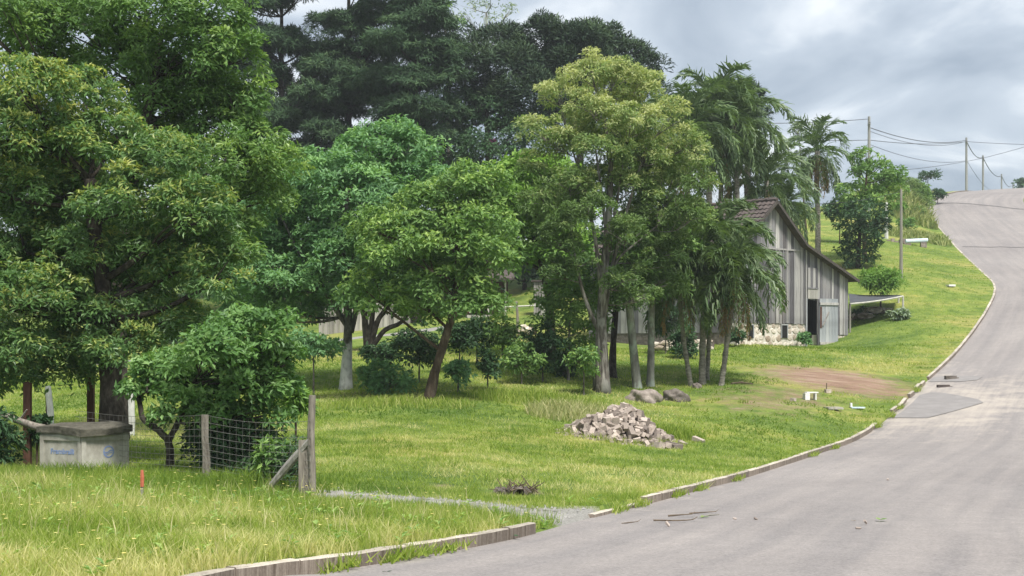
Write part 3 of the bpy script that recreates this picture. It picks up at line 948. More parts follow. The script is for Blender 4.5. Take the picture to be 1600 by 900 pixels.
for (px, py, rx, ry, Y, lm, lab, nm) in [
        (490, 545, 36, 30, 43, L_soft, 'small fruit tree with thin pale stem behind the fence end post', 'small_tree'),
        (600, 598, 40, 28, 44, L_soft, 'low spreading bush on the lawn, beside the leaning brown trunk', 'garden_bush'),
        (655, 545, 36, 36, 47, L_dark, 'dark upright bush behind the leaning brown trunk', 'garden_bush'),
        (597, 556, 30, 17, 52, L_dark, 'low dark bush in front of the four stemmed tree', 'garden_bush'),
        (718, 528, 30, 30, 50, L_dark, 'dark rounded bush touching the leaning brown trunk', 'small_tree'),
        (745, 525, 27, 28, 52, L_dark, 'dark round headed sapling, first past the leaning trunk', 'small_tree'),
        (785, 522, 27, 30, 52, L_mid, 'round headed sapling on a clear stem in the bright gap', 'small_tree'),
        (762, 575, 15, 26, 45, L_dark, 'narrow dark sapling alone on the shaded grass', 'small_tree'),
        (716, 585, 14, 15, 44, L_soft, 'tiny pale sapling next to the leaning trunk', 'small_tree'),
        (815, 562, 28, 30, 47, L_mid, 'loose leafy bush among the tall weeds', 'garden_bush'),
        (848, 548, 34, 44, 48, L_dark, 'tall dark bush with big hanging leaves', 'garden_bush'),
        (880, 575, 24, 30, 50, L_dark, 'dark bush hugging the thin white stem', 'garden_bush'),
        (912, 565, 20, 26, 46, L_mid, 'wispy sapling beside the furrowed pale trunk', 'small_tree'),
        (1068, 540, 22, 30, 58, L_dark, 'dark bush behind the palm clump', 'garden_bush'),
        (1040, 500, 30, 30, 60, L_dark, 'shadowy bush against the barn side wall', 'garden_bush'),
]:
    shrub(nm, lab, px, py, rx, ry, Y, lm, k=30, L=.17, W=.075, cr=.24, fill=1.1, stem=.035, cat='tree' if 'tree' in nm else 'bush', barkm=B_grey, bx=px)

# ---- palms
def frond_mesh(name, L, e0, e1, p, leaf, droop, mat, n=44, rag=0.0):
    s = np.linspace(0, 1, 26)
    el = e0 + (e1 - e0) * s ** p
    step = L / 25
    x = np.concatenate([[0], np.cumsum(np.cos(el[:-1]) * step)]); z = np.concatenate([[0], np.cumsum(np.sin(el[:-1]) * step)])
    y = .06 * L * np.sin(s * 2.2) * (rng.random() - .5) * 2
    R = np.stack([x, y, z], -1)
    mb = MB(); mb.tube(R, np.linspace(.035, .008, 26), 4)
    V, Q = [np.concatenate(mb.V)], [np.concatenate(mb.Q)]
    nv = len(V[0]); tint = [np.full(len(Q[0]), .45)]
    T = norm(np.gradient(R, axis=0))
    ss = np.repeat(np.linspace(.14, .995, n), 2); side = np.tile([1.0, -1.0], n)
    if rag: keep = rng.random(len(ss)) > rag; ss, side = ss[keep], side[keep]
    b = np.stack([np.interp(ss, s, R[:, i]) for i in range(3)], -1); tt = norm(np.stack([np.interp(ss, s, T[:, i]) for i in range(3)], -1))
    lat = np.zeros_like(b); lat[:, 1] = side
    ll = leaf * (np.sin(np.clip(ss * 1.05, 0, 1) * np.pi) ** .5 * .75 + .3) * (.8 + .4 * rng.random(len(ss)))
    m = len(ss)
    d1 = norm(lat * .9 + tt * .55 + rng.normal(size=(m, 3)) * .30 + UP * .25)
    d2 = norm(d1 * .75 + np.array([0, 0, -1.0]) * droop * .5 + tt * .45 + rng.normal(size=(m, 3)) * .2)
    w = np.stack([tt * .5 + UP * .5] * 1, 0)[0]; w = norm(w - (w * d1).sum(-1, keepdims=True) * d1)
    wd = .030
    p1 = b + d1 * ll[:, None] * .45; p2 = p1 + d2 * ll[:, None] * .55
    VV = np.stack([b - w * wd * .6, b + w * wd * .6, p1 - w * wd, p1 + w * wd, p2 - w * .008, p2 + w * .008], 1).reshape(-1, 3)
    k = np.arange(m)[:, None] * 6 + nv
    QQ = np.concatenate([k + np.array([0, 1, 3, 2]), k + np.array([2, 3, 5, 4])])
    tv = .45 + (rng.random(m) - .5) * .6
    return make_mesh(name, np.concatenate([V[0], VV]), np.concatenate([Q[0], QQ]), mat, False, {'tint': ('FACE', np.clip(np.concatenate([tint[0], tv, tv]), 0, 1))})


R_ = math.radians
FR = {}
for nm, a in {'up': (2.5, R_(75), R_(-35), 1.9, .58, .7), 'out': (2.6, R_(52), R_(-75), 1.5, .62, .9), 'down': (2.6, R_(22), R_(-86), 1.0, .62, 1.3), 'hang': (2.4, R_(-20), R_(-89), .7, .58, 1.8)}.items():
    FR[nm] = [frond_mesh('frond_' + nm, *a, L_palm) for _ in range(2)]
FRD = [frond_mesh('frond_dead', 2.3, R_(-50), R_(-90), .5, .45, 2.5, L_palmdry, 34, .3) for _ in range(2)]


def palm(label, base, Y, path, r0, r1, scale, n=(4, 6, 6, 4), dead=3, group=None, turn=0.0, name='palm', sheath=True):
    b = G(base, Y)
    t = thing(name, b, label, 'palm', group)
    pts = smooth_path([b - UP * .2] + [P(q[0], q[1], Y + (q[2] if len(q) > 2 else 0)) for q in path], 22)
    f = np.linspace(0, 1, 22)
    rad = r0 + (r1 - r0) * f + .3 * r0 * np.exp(-f * 12) + .012 * np.sin(np.arange(22) * 2.1)
    mb = MB(); mb.tube(pts - b, rad, 9, .05)
    mb.obj('trunk', B_palm, t, smooth=True)
    top = pts[-1] - b
    a = turn
    for cnt, kind, dz in ((n[0], 'up', .15), (n[1], 'out', .05), (n[2], 'down', -.05), (n[3], 'hang', -.2)):
        for i in range(cnt):
            a += 2.39996
            o = link('frond', FR[kind][i % 2], t, top + UP * dz * scale)
            o.rotation_euler = ((rng.random() - .5) * .3, (rng.random() - .5) * .3, a + (rng.random() - .5) * .5)
            sc = scale * (.85 + .3 * rng.random()); o.scale = (sc, sc, sc)
    for i in range(dead):
        a += 2.39996
        o = link('dead_frond', FRD[i % 2], t, top - UP * .25 * scale)
        o.rotation_euler = (0, (rng.random() - .5) * .2, a); sc = scale * (.8 + .3 * rng.random()); o.scale = (sc, sc, sc)
    return t


rng = np.random.default_rng(23)
g = 'palms of the clump in front of the barn'
palm('clump palm whose thin trunk leans away from the barn', 1081, 50.2, [(1070, 545), (1063, 480), (1060, 425)], .085, .075, .9, (4, 8, 9, 8), 2, g, .3)
palm('clump palm with the thickest pale trunk in the middle', 1097, 50.4, [(1098, 540), (1100, 460), (1102, 390)], .12, .095, .92, (5, 9, 9, 7), 2, g, 1.1)
palm('clump palm with slim trunk close beside the thickest one', 1104, 51.2, [(1108, 530), (1116, 440), (1122, 388)], .08, .07, .90, (4, 9, 9, 7), 1, g, 2.0)
palm('clump palm nearest the barn, brown dead fronds down its leaning trunk', 1126, 50.0, [(1134, 550), (1142, 490), (1148, 428)], .095, .08, .88, (3, 8, 9, 8), 8, g, .1)
g = 'tall palms behind the barn ridge'
palm('tallest palm of the crowd above the barn ridge', 1108, 78, [(1110, 400), (1108, 300), (1112, 178)], .17, .14, 1.35, (6, 9, 10, 10), 2, g, .5)
palm('tall palm with drooping crown close to the pale olive tree', 1078, 76, [(1075, 400), (1074, 300), (1076, 205)], .17, .14, 1.35, (5, 9, 10, 10), 3, g, 1.7)
palm('tall palm on the sky side of the crowd above the barn', 1148, 79, [(1150, 400), (1152, 300), (1146, 195)], .16, .13, 1.3, (6, 9, 10, 10), 2, g, 2.6)
palm('tall palm in the thick of the crowd above the barn', 1128, 81, [(1128, 400), (1126, 330), (1128, 240)], .16, .13, 1.3, (5, 8, 8, 6), 2, g, 1.2)
palm('shorter palm directly behind the barn ridge', 1196, 82, [(1196, 400), (1196, 350), (1198, 282)], .16, .13, 1.25, (5, 8, 8, 6), 2, g, .9)
palm('low palm whose crown brushes the barn roof slope', 1226, 84, [(1226, 400), (1226, 370), (1228, 322)], .14, .12, 1.0, (4, 7, 7, 5), 1, g, 1.9)
palm('lone tall palm with shaggy trunk on the open slope behind the barn', 1278, 92, [(1278, 340), (1276, 290), (1277, 236)], .17, .15, 1.15, (5, 5, 7, 10), 9, None, .2)

# ---- conifers
def pine(label, px, Y, top, layers, r0, lean=0):
    trunkp = [(px + lean * .3, 350), (px + lean * .6, 200), (px + lean, top)]
    lobes = []
    for (x, y, w, h) in layers:
        for q in range(4):
            lobes.append((x + (rng.random() - .5) * w * 1.1, y + (rng.random() - .5) * h * .5, w * (.38 + .25 * rng.random()), h * (.5 + .3 * rng.random()), (rng.random() - .5) * w / F * Y * 1.8))
    return tree('pine_tree', label, px, Y, trunkp, r0, .08, lobes, L_pine, B_dark, cr=.60, k=110, L=.40, W=.06, fill=1.25, group='dark pines behind the garden', flat=.5, tips=.5, bottom=-.7, twigs=2)


pine('dark pine with level boughs behind the golden tipped tree top', 440, 92, -60, [(400, 60, 60, 26), (470, 70, 70, 26), (420, 120, 60, 28), (480, 150, 70, 28), (440, 190, 60, 26), (400, 0, 60, 26), (470, -20, 60, 26), (500, 210, 50, 26), (430, 240, 60, 24), (400, 170, 50, 26), (480, 250, 60, 22), (380, 100, 40, 26), (500, 110, 50, 28)], .3)
pine('dark pine in the middle of the pine group', 545, 94, -70, [(520, 90, 70, 28), (590, 80, 70, 30), (550, 130, 80, 28), (530, 40, 60, 20), (610, 140, 60, 30), (500, 180, 60, 24), (560, 220, 60, 22), (570, -30, 80, 30), (540, 170, 50, 20), (580, 260, 60, 22), (590, 120, 60, 26), (510, 140, 50, 24), (600, 20, 60, 26)], .3)
pine('dark pine beside the broad araucaria crown', 650, 90, -60, [(640, 20, 60, 34), (690, 40, 36, 26), (620, 60, 60, 30), (670, 90, 60, 30), (640, 130, 60, 30), (660, 170, 55, 28), (630, 200, 50, 26), (690, 120, 40, 26), (640, -20, 60, 30), (670, 220, 45, 24), (700, 75, 30, 22), (650, 250, 50, 24), (700, 180, 26, 30), (620, 170, 40, 26)], .28)
g = 'araucarias above the garden'


def arau(label, px, Y, trunk, lobes, r0, cr=.85, fill=1.7):
    return tree('araucaria_tree', label, px, Y, trunk, r0, .16, lobes, L_arau, B_dark, cr=cr, k=190, L=.42, W=.075, fill=fill, group=g, flat=.85, bottom=-.5, tips=.9, up=.9, out=1.3, twigs=2, limb_r=.35, tfun=lambda C: (rng.random(len(C)) - .5) * .3)


arau('broad dark umbrella crowned araucaria with straight black trunk', 688, 94, [(688, 400), (690, 250), (696, 140), (720, 90)], [(730, 95, 38, 24), (780, 75, 42, 28), (840, 62, 42, 24), (800, 115, 42, 30), (860, 110, 46, 32), (905, 68, 42, 26), (745, 140, 32, 24), (830, 150, 40, 26), (770, 165, 36, 20)], .42)
arau('araucaria crown at the sky edge behind the pale olive tree', 900, 97, [(900, 400), (905, 250), (915, 150), (925, 90)], [(940, 70, 38, 24), (975, 90, 34, 26), (1010, 105, 22, 18), (900, 110, 46, 34), (950, 130, 46, 34), (885, 165, 40, 26), (1000, 140, 32, 26), (860, 185, 32, 20)], .36)
arau('narrow dark araucaria at the sky side of the tall palms', 1168, 86, [(1168, 350), (1168, 250), (1168, 160)], [(1168, 150, 14, 14), (1172, 175, 15, 14), (1166, 205, 16, 16), (1172, 230, 12, 12)],   .2, .5, 1.5)
tree('vine_covered_tree', 'dark vine covered tree standing between the two araucarias', 765, 92, [(765, 350), (763, 230), (760, 150)], .3, .15, [(755, 190, 40, 34), (795, 215, 36, 34), (750, 245, 50, 34), (800, 265, 44, 30), (725, 220, 26, 38), (775, 165, 34, 24), (820, 190, 28, 26), (730, 270, 40, 26), (740, 170, 30, 24)], L_dark, B_dark, cr=.6, k=60, fill=1.2, L=.28, W=.11)
shrub('flowering_vine', 'magenta flowering vine on the dark vine covered tree', 769, 228, 5, 9, 89.5, leaf_mat('petal_magenta', (.07, .02, .06), (.13, .035, .10), (.20, .07, .15), .3), k=10, L=.2, W=.14, cr=.25, fill=.6, cat='vine')
tree('eucalyptus_tree', 'pale wispy eucalyptus crown showing above the araucarias', 762, 118, [(762, 250), (762, 120), (760, 20)], .3, .08, [(735, 12, 22, 15), (770, 5, 26, 15), (795, 20, 13, 13), (757, 28, 24, 11), (725, 25, 11, 9)], L_grey, B_smooth, cr=.6, k=16, L=.34, W=.1, fill=.55, twigs=5)
tree('light_tree', 'light green tree top peeping out between pine and araucaria', 705, 104, [(702, 250), (700, 100), (695, 35)], .25, .08, [(690, 18, 20, 18), (708, 35, 14, 14), (680, 0, 18, 18)], L_bright, B_grey, cr=.5, k=26, L=.28, W=.1, fill=.7)
# distant wood behind the gardens, each tree its own
g = 'trees closing the view behind the gardens'
far_spots = [(-60, 545, 90, 60, 80, 'far tree at the picture edge behind the golden tipped tree'), (70, 560, 80, 42, 84, 'far low tree seen under the golden tipped crown'), (190, 555, 80, 46, 88, 'far low tree behind the big dark trunk'), (300, 540, 80, 55, 86, 'far tree behind the glossy leaved small tree'),
             (420, 470, 70, 55, 96, 'far tree behind the soft green spreading tree'), (500, 420, 80, 60, 100, 'far tree above the distant board fence'), (620, 420, 80, 60, 102, 'far tree behind the four stemmed tree'), (730, 400, 70, 60, 104, 'far tree above the garden porch'), (820, 420, 60, 34, 100, 'far pale tree over the grey board shed'),
             (930, 420, 70, 70, 96, 'far tree behind the pale olive trunk'), (1010, 420, 70, 70, 92, 'far tree behind the two slender trunks'), (690, 290, 70, 50, 108, 'far tree at the foot of the straight black araucaria trunk'), (560, 300, 90, 70, 110, 'far tree below the dark pines'), (400, 330, 90, 80, 106, 'far tree between pines and soft green tree'), (1000, 260, 80, 80, 100, 'far tree hidden behind the pale olive crown'),
             (250, 400, 120, 110, 104, 'far tree behind the tallest deep green tree'), (60, 330, 130, 130, 100, 'far tree glimpsed through the golden tipped crown')]
for px, py, rx, ry, Y, lab in far_spots:
    shrub('far_tree', lab, px, py, rx, ry, Y, L_hedge if px % 20 else L_dark, k=30, L=.38, W=.17, cr=.75, fill=.8, nl=7, group=g, cat='tree', stem=.25, barkm=B_dark)

# ---- slope behind the barn
tree('slope_tree', 'leafy tree hiding the foot of the far utility pole', 1352, 90, [(1350, 360), (1352, 300), (1356, 250)], .14, .05, [(1354, 248, 18, 15), (1340, 270, 18, 16), (1372, 262, 18, 16), (1392, 272, 20, 20), (1360, 295, 34, 20), (1398, 292, 16, 16), (1330, 305, 22, 16), (1380, 308, 26, 16), (1350, 318, 28, 14)], L_mid, B_brown, cr=.4, k=30, L=.3, W=.12, fill=.8, tips=.3)
tree('vine_column_tree', 'dark ivy wrapped tree standing on the slope behind the barn roof', 1340, 87, [(1342, 390), (1345, 340)], .14, .08, [(1352, 335, 36, 20), (1340, 355, 30, 18), (1350, 375, 30, 18), (1340, 395, 28, 16), (1345, 412, 20, 10), (1365, 350, 20, 18)], L_dark, B_dark, cr=.38, k=30, L=.26, W=.1, fill=1.0)
shrub('round_bush', 'yellow green topped bush beside the shade awning', 1376, 440, 34, 22, 76, L_bright, k=34, L=.22, W=.07, cr=.3, fill=1.2, stem=.06)
shrub('wispy_tree', 'wispy pale branch with leaf tufts beside the lone tall palm', 1248, 200, 14, 14, 96, L_grey, k=16, L=.22, W=.08, cr=.25, fill=.7, cat='tree', stem=.09, bx=1262)
shrub('small_pine', 'small flat topped tree on the skyline above the bank', 1450, 276, 20, 8, 150, L_dark, k=24, L=.3, W=.1, cr=.4, fill=.7, cat='tree', stem=.1)
shrub('round_bush', 'dark round bush by the kerb near the crest', 1465, 305, 11, 9, 143, L_dark, k=30, L=.25, W=.1, cr=.3, fill=1.0)
shrub('round_bush', 'light bush on the bank below the crest kerb', 1448, 306, 10, 8, 138, L_mid, k=26, L=.25, W=.1, cr=.3, fill=1.0)
shrub('round_bush', 'pale green bush at the top of the bank', 1415, 290, 20, 12, 134, L_pale, k=26, L=.3, W=.09, cr=.35, fill=1.0)
for px, py, rx, ry, Y, lm, lab in ((1398, 300, 16, 14, 131, L_mid, 'mid green bush on the bank just past the slope tree'), (1425, 312, 16, 12, 131, L_pale, 'pale bush spreading halfway up the bank'), (1438, 296, 14, 11, 137, L_mid, 'leafy bush high on the bank beside the skyline tree'),
                                     (1402, 330, 16, 12, 122, L_bright, 'bright green bush low on the bank'), (1432, 336, 12, 10, 124, L_pale, 'pale bush at the kerb below the crest'), (1415, 352, 12, 9, 115, L_mid, 'small bush above the pale blue pipe'), (1448, 318, 9, 8, 134, L_pale, 'low bush pressed against the crest kerb')):
    shrub('bank_bush', lab, px, py, rx, ry, Y, lm, k=30, L=.3, W=.10, cr=.35, fill=1.1, group='bushes on the bank')
shrub('hedge_bush', 'dark bush on the slope between lone palm and barn roof', 1240, 338, 26, 16, 98, L_dark, k=30, L=.28, W=.12, cr=.4, fill=.9)
shrub('hedge_bush', 'dark bush on the skyline side of the lone tall palm', 1312, 330, 24, 20, 100, L_dark, k=30, L=.28, W=.12, cr=.4, fill=.9)
shrub('hedge_bush', 'broad bush below the low palm crown', 1205, 360, 36, 24, 100, L_hedge, k=30, L=.28, W=.12, cr=.4, fill=.9)
shrub('far_tree', 'dark tree top beyond the road crest at the picture edge', 1598, 288, 11, 9, 250, L_dark, k=26, L=.5, W=.25, cr=.6, fill=.9, cat='tree', stem=.2)

# ------------------------------------------------------------------ barn
bx0 = (1153 - 800) / F * 65
BASEZ = float(H(bx0, 65)[0])
barn = thing('barn', (bx0, 65, BASEZ), 'weathered grey plank barn with stone footing and open door', 'barn', rz=math.atan2(.69, .72))
WU, WV = 8.6, 9.0
HA, HB, HE = 6.50, 4.62, 3.22          # ridge, break, low eave
UA, UB = 2.35, 4.70


def roof_h(u):
    u = np.asarray(u, float)
    return np.where(u < UA, HB + (HA - HB) * np.clip(u, -.5, None) / UA, np.where(u < UB, HA - (HA - HB) * (u - UA) / (UB - UA), HB - (HB - HE) * (u - UB) / (WU - UB)))


def plank(parent, w, z0, zl, zr, M, proud, mat, name='plank', t=.025):
    """upright board: width w from the local x = 0, bottom z0, sloping top zl..zr; M = (origin, xdir angle)"""
    mb = MB()
    V = [[0, -t, z0], [w, -t, z0], [w, 0, z0], [0, 0, z0], [0, -t, zl], [w, -t, zr], [w, 0, zr], [0, 0, zl]]
    mb.add(V, [[0, 3, 2, 1], [4, 5, 6, 7], [0, 1, 5, 4], [1, 2, 6, 5], [2, 3, 7, 6], [3, 0, 4, 7]])
    o = mb.obj(name, mat, parent)
    o.location = M[0]; o.rotation_euler = (0, 0, M[1])
    return o


gable = link('gable_wall', None, barn)
DOOR = (5.17, 6.02)
x = 0.0
while x < WU - .02:
    w = min(rng.choice([.13, .18, .22, .26, .30]) * (.9 + .2 * rng.random()), WU - x)
    if WU - x - w < .08: w = WU - x
    if x < DOOR[0] < x + w: w = DOOR[0] - x
    if x < DOOR[1] < x + w: w = DOOR[1] - x
    pr = -(rng.random() ** 2) * .03
    mid = x + w / 2
    z0 = .98 if mid < DOOR[0] else (2.10 if mid < DOOR[1] else .48)
    z0 += (rng.random() - .5) * .05
    hi0, hi1 = float(roof_h(x)) - .05, float(roof_h(x + w)) - .05
    if mid < UB:                       # two courses: lower boards to the band, gable boards above it
        top = min(4.36, hi0, hi1)
        if top - z0 > .1: plank(gable, w - .012, z0, min(4.36, hi0), min(4.36, hi1), ((x, pr, 0), 0), 0, M_plank)
        if min(hi0, hi1) > 4.40: plank(gable, w - .012, 4.36, hi0, hi1, ((x, -.035 + pr * .3, 0), 0), 0, M_plank)
    else:
        plank(gable, w - .012, z0, hi0, hi1, ((x, pr, 0), 0), 0, M_plank)
    if rng.random() < .45 and not (DOOR[0] - .1 < x < DOOR[1]) and x > .1:     # cover batten over the joint
        h = float(roof_h(x)) - .08
        plank(gable, .055, z0 + .02, min(h, 4.33) if x < UB else h, min(h, 4.33) if x < UB else h, ((x - .03, -.062, 0), 0), 0, M_plank, 'batten', .02)
    x += w
mb = MB(); mb.box((-.02, -.085, 4.33), (UB + .02, -.065, 4.40)); mb.obj('wall_band', M_plank, gable)
for nm, (v, ang, length, u0) in {'side_wall': ((0, WV, 0), -math.pi / 2, WV, 0)}.items():
    side = link(nm, None, barn)
    x = 0.0
    while x < WV - .05:
        w = min(.2 + .12 * rng.random(), WV - x)
        plank(side, w - .012, .55, HB - .08, HB - .08, ((-(rng.random() ** 2) * .03, WV - x, 0), ang), 0, M_plank)
        x += w
back = MB()
back.box((0, WV - .03, .0), (UA * 2, WV, HB - .05)); back.box((WU - .04, .04, .0), (WU - .01, WV - .05, HE - .06)); back.box((UA * 2, WV - .03, 0), (WU - .05, WV, HE - .06))
back.add([[0.01, WV - .015, HB - .06], [UB, WV - .015, HB - .06], [UA, WV - .015, HA - .07]], T=[[0, 1, 2]])
back.obj('rear_wall', M_plank, barn)
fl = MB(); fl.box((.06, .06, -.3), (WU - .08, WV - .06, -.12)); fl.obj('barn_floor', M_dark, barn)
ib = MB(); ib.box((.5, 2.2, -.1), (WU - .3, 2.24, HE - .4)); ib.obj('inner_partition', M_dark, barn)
# roof with overhang, tile courses in relief
roof = link('roof', None, barn)


def slope(u0, z0, u1, z1, nm):
    mb = MB()
    n = max(6, int(math.hypot(u1 - u0, z1 - z0) / .32))
    for i in range(n):
        a, b = i / n, (i + 1.12) / n
        p0, p1 = np.array([u0 + (u1 - u0) * a, z0 + (z1 - z0) * a]), np.array([u0 + (u1 - u0) * b, z0 + (z1 - z0) * b])
        d = (p1 - p0) / np.linalg.norm(p1 - p0); nn = np.array([-d[1], d[0]])
        if nn[1] < 0: nn = -nn
        v = -.38
        while v < WV + .3:
            wv = .24 + .02 * rng.random(); l = .03 + rng.random() * .03
            q0 = p0 + nn * .01; q1 = p1 + nn * (.035 + l * .5); sk = (rng.random() - .5) * .02
            V = []
            for vv, lift in ((v, 0), (v + wv * .5, .045), (v + wv, 0)):
                for q in (q0, q1):
                    V.append([q[0] + nn[0] * lift, vv + sk, q[1] + nn[1] * lift])
            for q, vv in ((p1, v), (p1, v + wv)):
                V.append([q[0], vv + sk, q[1]])
            mb.add(V, [[0, 2, 3, 1], [2, 4, 5, 3]], [[1, 3, 6], [3, 5, 7], [3, 7, 6]])
            v += wv
    o = mb.obj('roof_tiles', M_tile, roof); o['kind'] = 'stuff'
    mb = MB()
    d = np.array([u1 - u0, z1 - z0]); d /= np.linalg.norm(d); nn = np.array([-d[1], d[0]])
    if nn[1] < 0: nn = -nn
    for (va, vb, h0, h1, name) in ((-.40, WV + .3, -.06, .0, 'roof_deck'), (-.45, -.405, -.10, .03, 'barge_board')):
        mb = MB()
        A, B_ = np.array([u0, z0]), np.array([u1, z1])
        V = [[*(A + nn * h0), va], [*(B_ + nn * h0), va], [*(B_ + nn * h1), va], [*(A + nn * h1), va], [*(A + nn * h0), vb], [*(B_ + nn * h0), vb], [*(B_ + nn * h1), vb], [*(A + nn * h1), vb]]
        V = [[q[0], q[2], q[1]] for q in V]
        mb.add(V, [[0, 1, 2, 3], [7, 6, 5, 4], [0, 4, 5, 1], [1, 5, 6, 2], [2, 6, 7, 3], [3, 7, 4, 0]])
        mb.obj(name, M_tile if name == 'roof_deck' else M_post2, roof)


slope(UA, HA, -.45, HB - (HA - HB) * .45 / UA, 'l')
slope(UA, HA, UB, HB, 'm')
slope(UB, HB, WU + .35, HE - (HB - HE) * .35 / (WU - UB), 'r')
rc = MB()
v = -.4
while v < WV + .2:
    rc.tube([[UA, v, HA + .04], [UA, v + .2, HA + .065 + rng.random() * .02], [UA, v + .38, HA + .05]], [.10, .11, .12], 7, .05); v += .34
o = rc.obj('ridge_tiles', M_tile, roof); o['kind'] = 'stuff'
# stone footing
foot = link('stone_footing', None, barn)
mb = MB()
mb.box((-.06, .01, -.6), (DOOR[0] - .12, .40, .97)); mb.obj('mortar_bed', M_mortar, foot)
mb = MB(); mb.box((DOOR[1] + .1, .01, -.4), (WU - .02, .35, .47)); mb.obj('mortar_bed', M_mortar, foot)
mb = MB(); mb.box((.0, .42, -.6), (.34, WV - .05, .56)); mb.obj('side_footing', M_boulder2, foot)
stone_me = []
for q in range(8):
    n = 8
    th = np.sort((np.arange(n) + rng.random(n) * .6) / n * 2 * np.pi)
    r = .42 + .13 * rng.random(n)
    o_ = np.stack([np.cos(th) * r, np.zeros(n), np.sin(th) * r * .8], -1)
    i_ = o_ * .78; i_[:, 1] = -.10 - .05 * rng.random(n)
    V = np.vstack([o_, i_, [[0, -.15, 0]]]); k = np.arange(n)
    stone_me.append(make_mesh('stone', V, [np.stack([k, (k + 1) % n, n + (k + 1) % n, n + k], -1), np.stack([n + k, n + (k + 1) % n, np.full(n, 2 * n)], -1)], M_basestone))


def stones(x0, x1, z0, z1, st, skip=()):
    z = z0
    while z < z1 - .05:
        hgt = st * (.8 + .5 * rng.random()); x = x0 + rng.random() * .1
        while x < x1 - .12:
            w = st * (1.0 + .9 * rng.random())
            if not any(a < x + w / 2 < b and c < z + hgt / 2 < d for a, b, c, d in skip):
                o = link('stone', stone_me[rng.integers(8)], foot, (min(x + w / 2, x1 - .1), .012, min(z + hgt / 2, z1 - .06)))
                o.scale = (w * (.85 + .3 * rng.random()), .12 + .16 * rng.random(), hgt * (1.0 + .35 * rng.random())); o.rotation_euler = (0, (rng.random() - .5) * 1.2, 0)
                o.location.z += (rng.random() - .5) * .08; o.location.z = min(o.location.z, z1 - .11)
            x += w
        z += hgt


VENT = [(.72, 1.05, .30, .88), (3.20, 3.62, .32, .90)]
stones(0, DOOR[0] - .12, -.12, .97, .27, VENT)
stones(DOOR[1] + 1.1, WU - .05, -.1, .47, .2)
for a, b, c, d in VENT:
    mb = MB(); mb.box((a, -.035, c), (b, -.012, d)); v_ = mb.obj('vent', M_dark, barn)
    for (p, q) in (((a - .05, c), (a, d)), ((b, c), (b + .05, d)), ((a - .05, d), (b + .05, d + .05))):
        mb = MB(); mb.box((p[0], -.06, p[1]), (q[0], -.01, q[1])); mb.obj('vent_frame', M_doorw, v_)
# windows high in the wall behind the palms
for (a, b, c, d) in ((.25, .85, 3.30, 3.95), (.30, .85, 2.25, 2.80)):
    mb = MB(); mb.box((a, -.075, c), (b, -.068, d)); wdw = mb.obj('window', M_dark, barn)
    for lo, hi in (((a - .06, c - .06), (a, d + .06)), ((b, c - .06), (b + .06, d + .06)), ((a, d), (b, d + .06)), ((a, c - .06), (b, c)), ((a, (c + d) / 2 - .02), (b, (c + d) / 2 + .02))):
        mb = MB(); mb.box((lo[0], -.105, lo[1]), (hi[0], -.066, hi[1])); mb.obj('window_frame', M_whitepost, wdw)
    mb = MB(); mb.box((a + .02, -.085, c + .02), (b - .02, -.08, (c + d) / 2 - .04)); mb.obj('shutter', M_doorw, wdw)
# hatch above the door
hatch = link('hatch', None, barn)
for i in range(4):
    plank(hatch, .19, 2.16, 2.62, 2.62, ((5.18 + i * .2, -.07, 0), 0), 0, M_board, 'board')
for i in range(4):
    plank(hatch, .19, 2.68, 3.60, 3.60, ((5.18 + i * .2, -.075, 0), 0), 0, M_plank, 'board')
mb = MB(); mb.box((5.16, -.12, 2.62), (6.0, -.06, 2.68)); mb.obj('hatch_ledge', M_plank, hatch)
fr = MB(); fr.box((DOOR[0] - .1, -.07, -.15), (DOOR[0] - .004, .02, 2.16)); fr.obj('door_post', M_doorw, barn)
fr = MB(); fr.box((DOOR[1] + .004, -.07, -.15), (DOOR[1] + .09, .02, 2.16)); fr.obj('door_post', M_plank, barn)
door = link('door', None, barn, (DOOR[1] + .06, -.10, -.10))
door.rotation_euler = (0, 0, R_(-14))
for i in range(6):
    o = plank(door, .185, 0.02 + rng.random() * .03, 2.28, 2.28, ((i * .19, -.0, 0), 0), 0, M_doorw, 'board')
for z in (.12, 1.98):
    mb = MB(); mb.box((.0, -.07, z), (1.14, -.028, z + .12)); mb.obj('door_ledge', M_plank if z > 1 else M_board, door)
bz = MB(); bz.tube([[.18, -.05, 1.0], [.55, -.05, 1.65]], .04, 4); bz.obj('door_brace', M_board, door)
bz = MB(); bz.box((.02, -.045, .9), (.12, -.03, 1.9)); bz.obj('door_stain_board', M_rust, door)

# shade awning beside the barn
aw = thing('shade_awning', G(1327, 71.5), 'low dark shade awning on pale poles against the barn end', 'awning')
ab = np.array(aw.location)
A1, A2, A3, A4 = P(1328, 474, 71.5), P(1411, 462, 73.0), P(1404, 461, 77), P(1326, 459, 76)
mb = MB()
N = 8
S = np.array([[(1 - a) * ((1 - b) * A1 + b * A4) + a * ((1 - b) * A2 + b * A3) - UP * .05 * math.sin(math.pi * a) * (1 - .4 * b) + UP * .02 * math.sin(b * 9 + a * 7) * b for b in np.linspace(0, 1, N)] for a in np.linspace(0, 1, N)])
mb.add(S.reshape(-1, 3) - ab, grid_faces(N, N)); mb.obj('shade_sheet', M_net, aw)
mb = MB(); mb.tube(S[:, 0] - ab - UP * .03, .045, 6); mb.obj('front_pole', M_palepole, aw)
for tp, nm in ((A1, 'post'), (A2, 'post'), (A3, 'post')):
    gz_ = float(H(tp[0], tp[1])[0])
    mb = MB(); mb.tube([[tp[0], tp[1], gz_ - .3], tp - UP * .02] - ab, .05, 6, .08); mb.obj('post', M_palepole if tp is not A1 else M_polewood, aw)
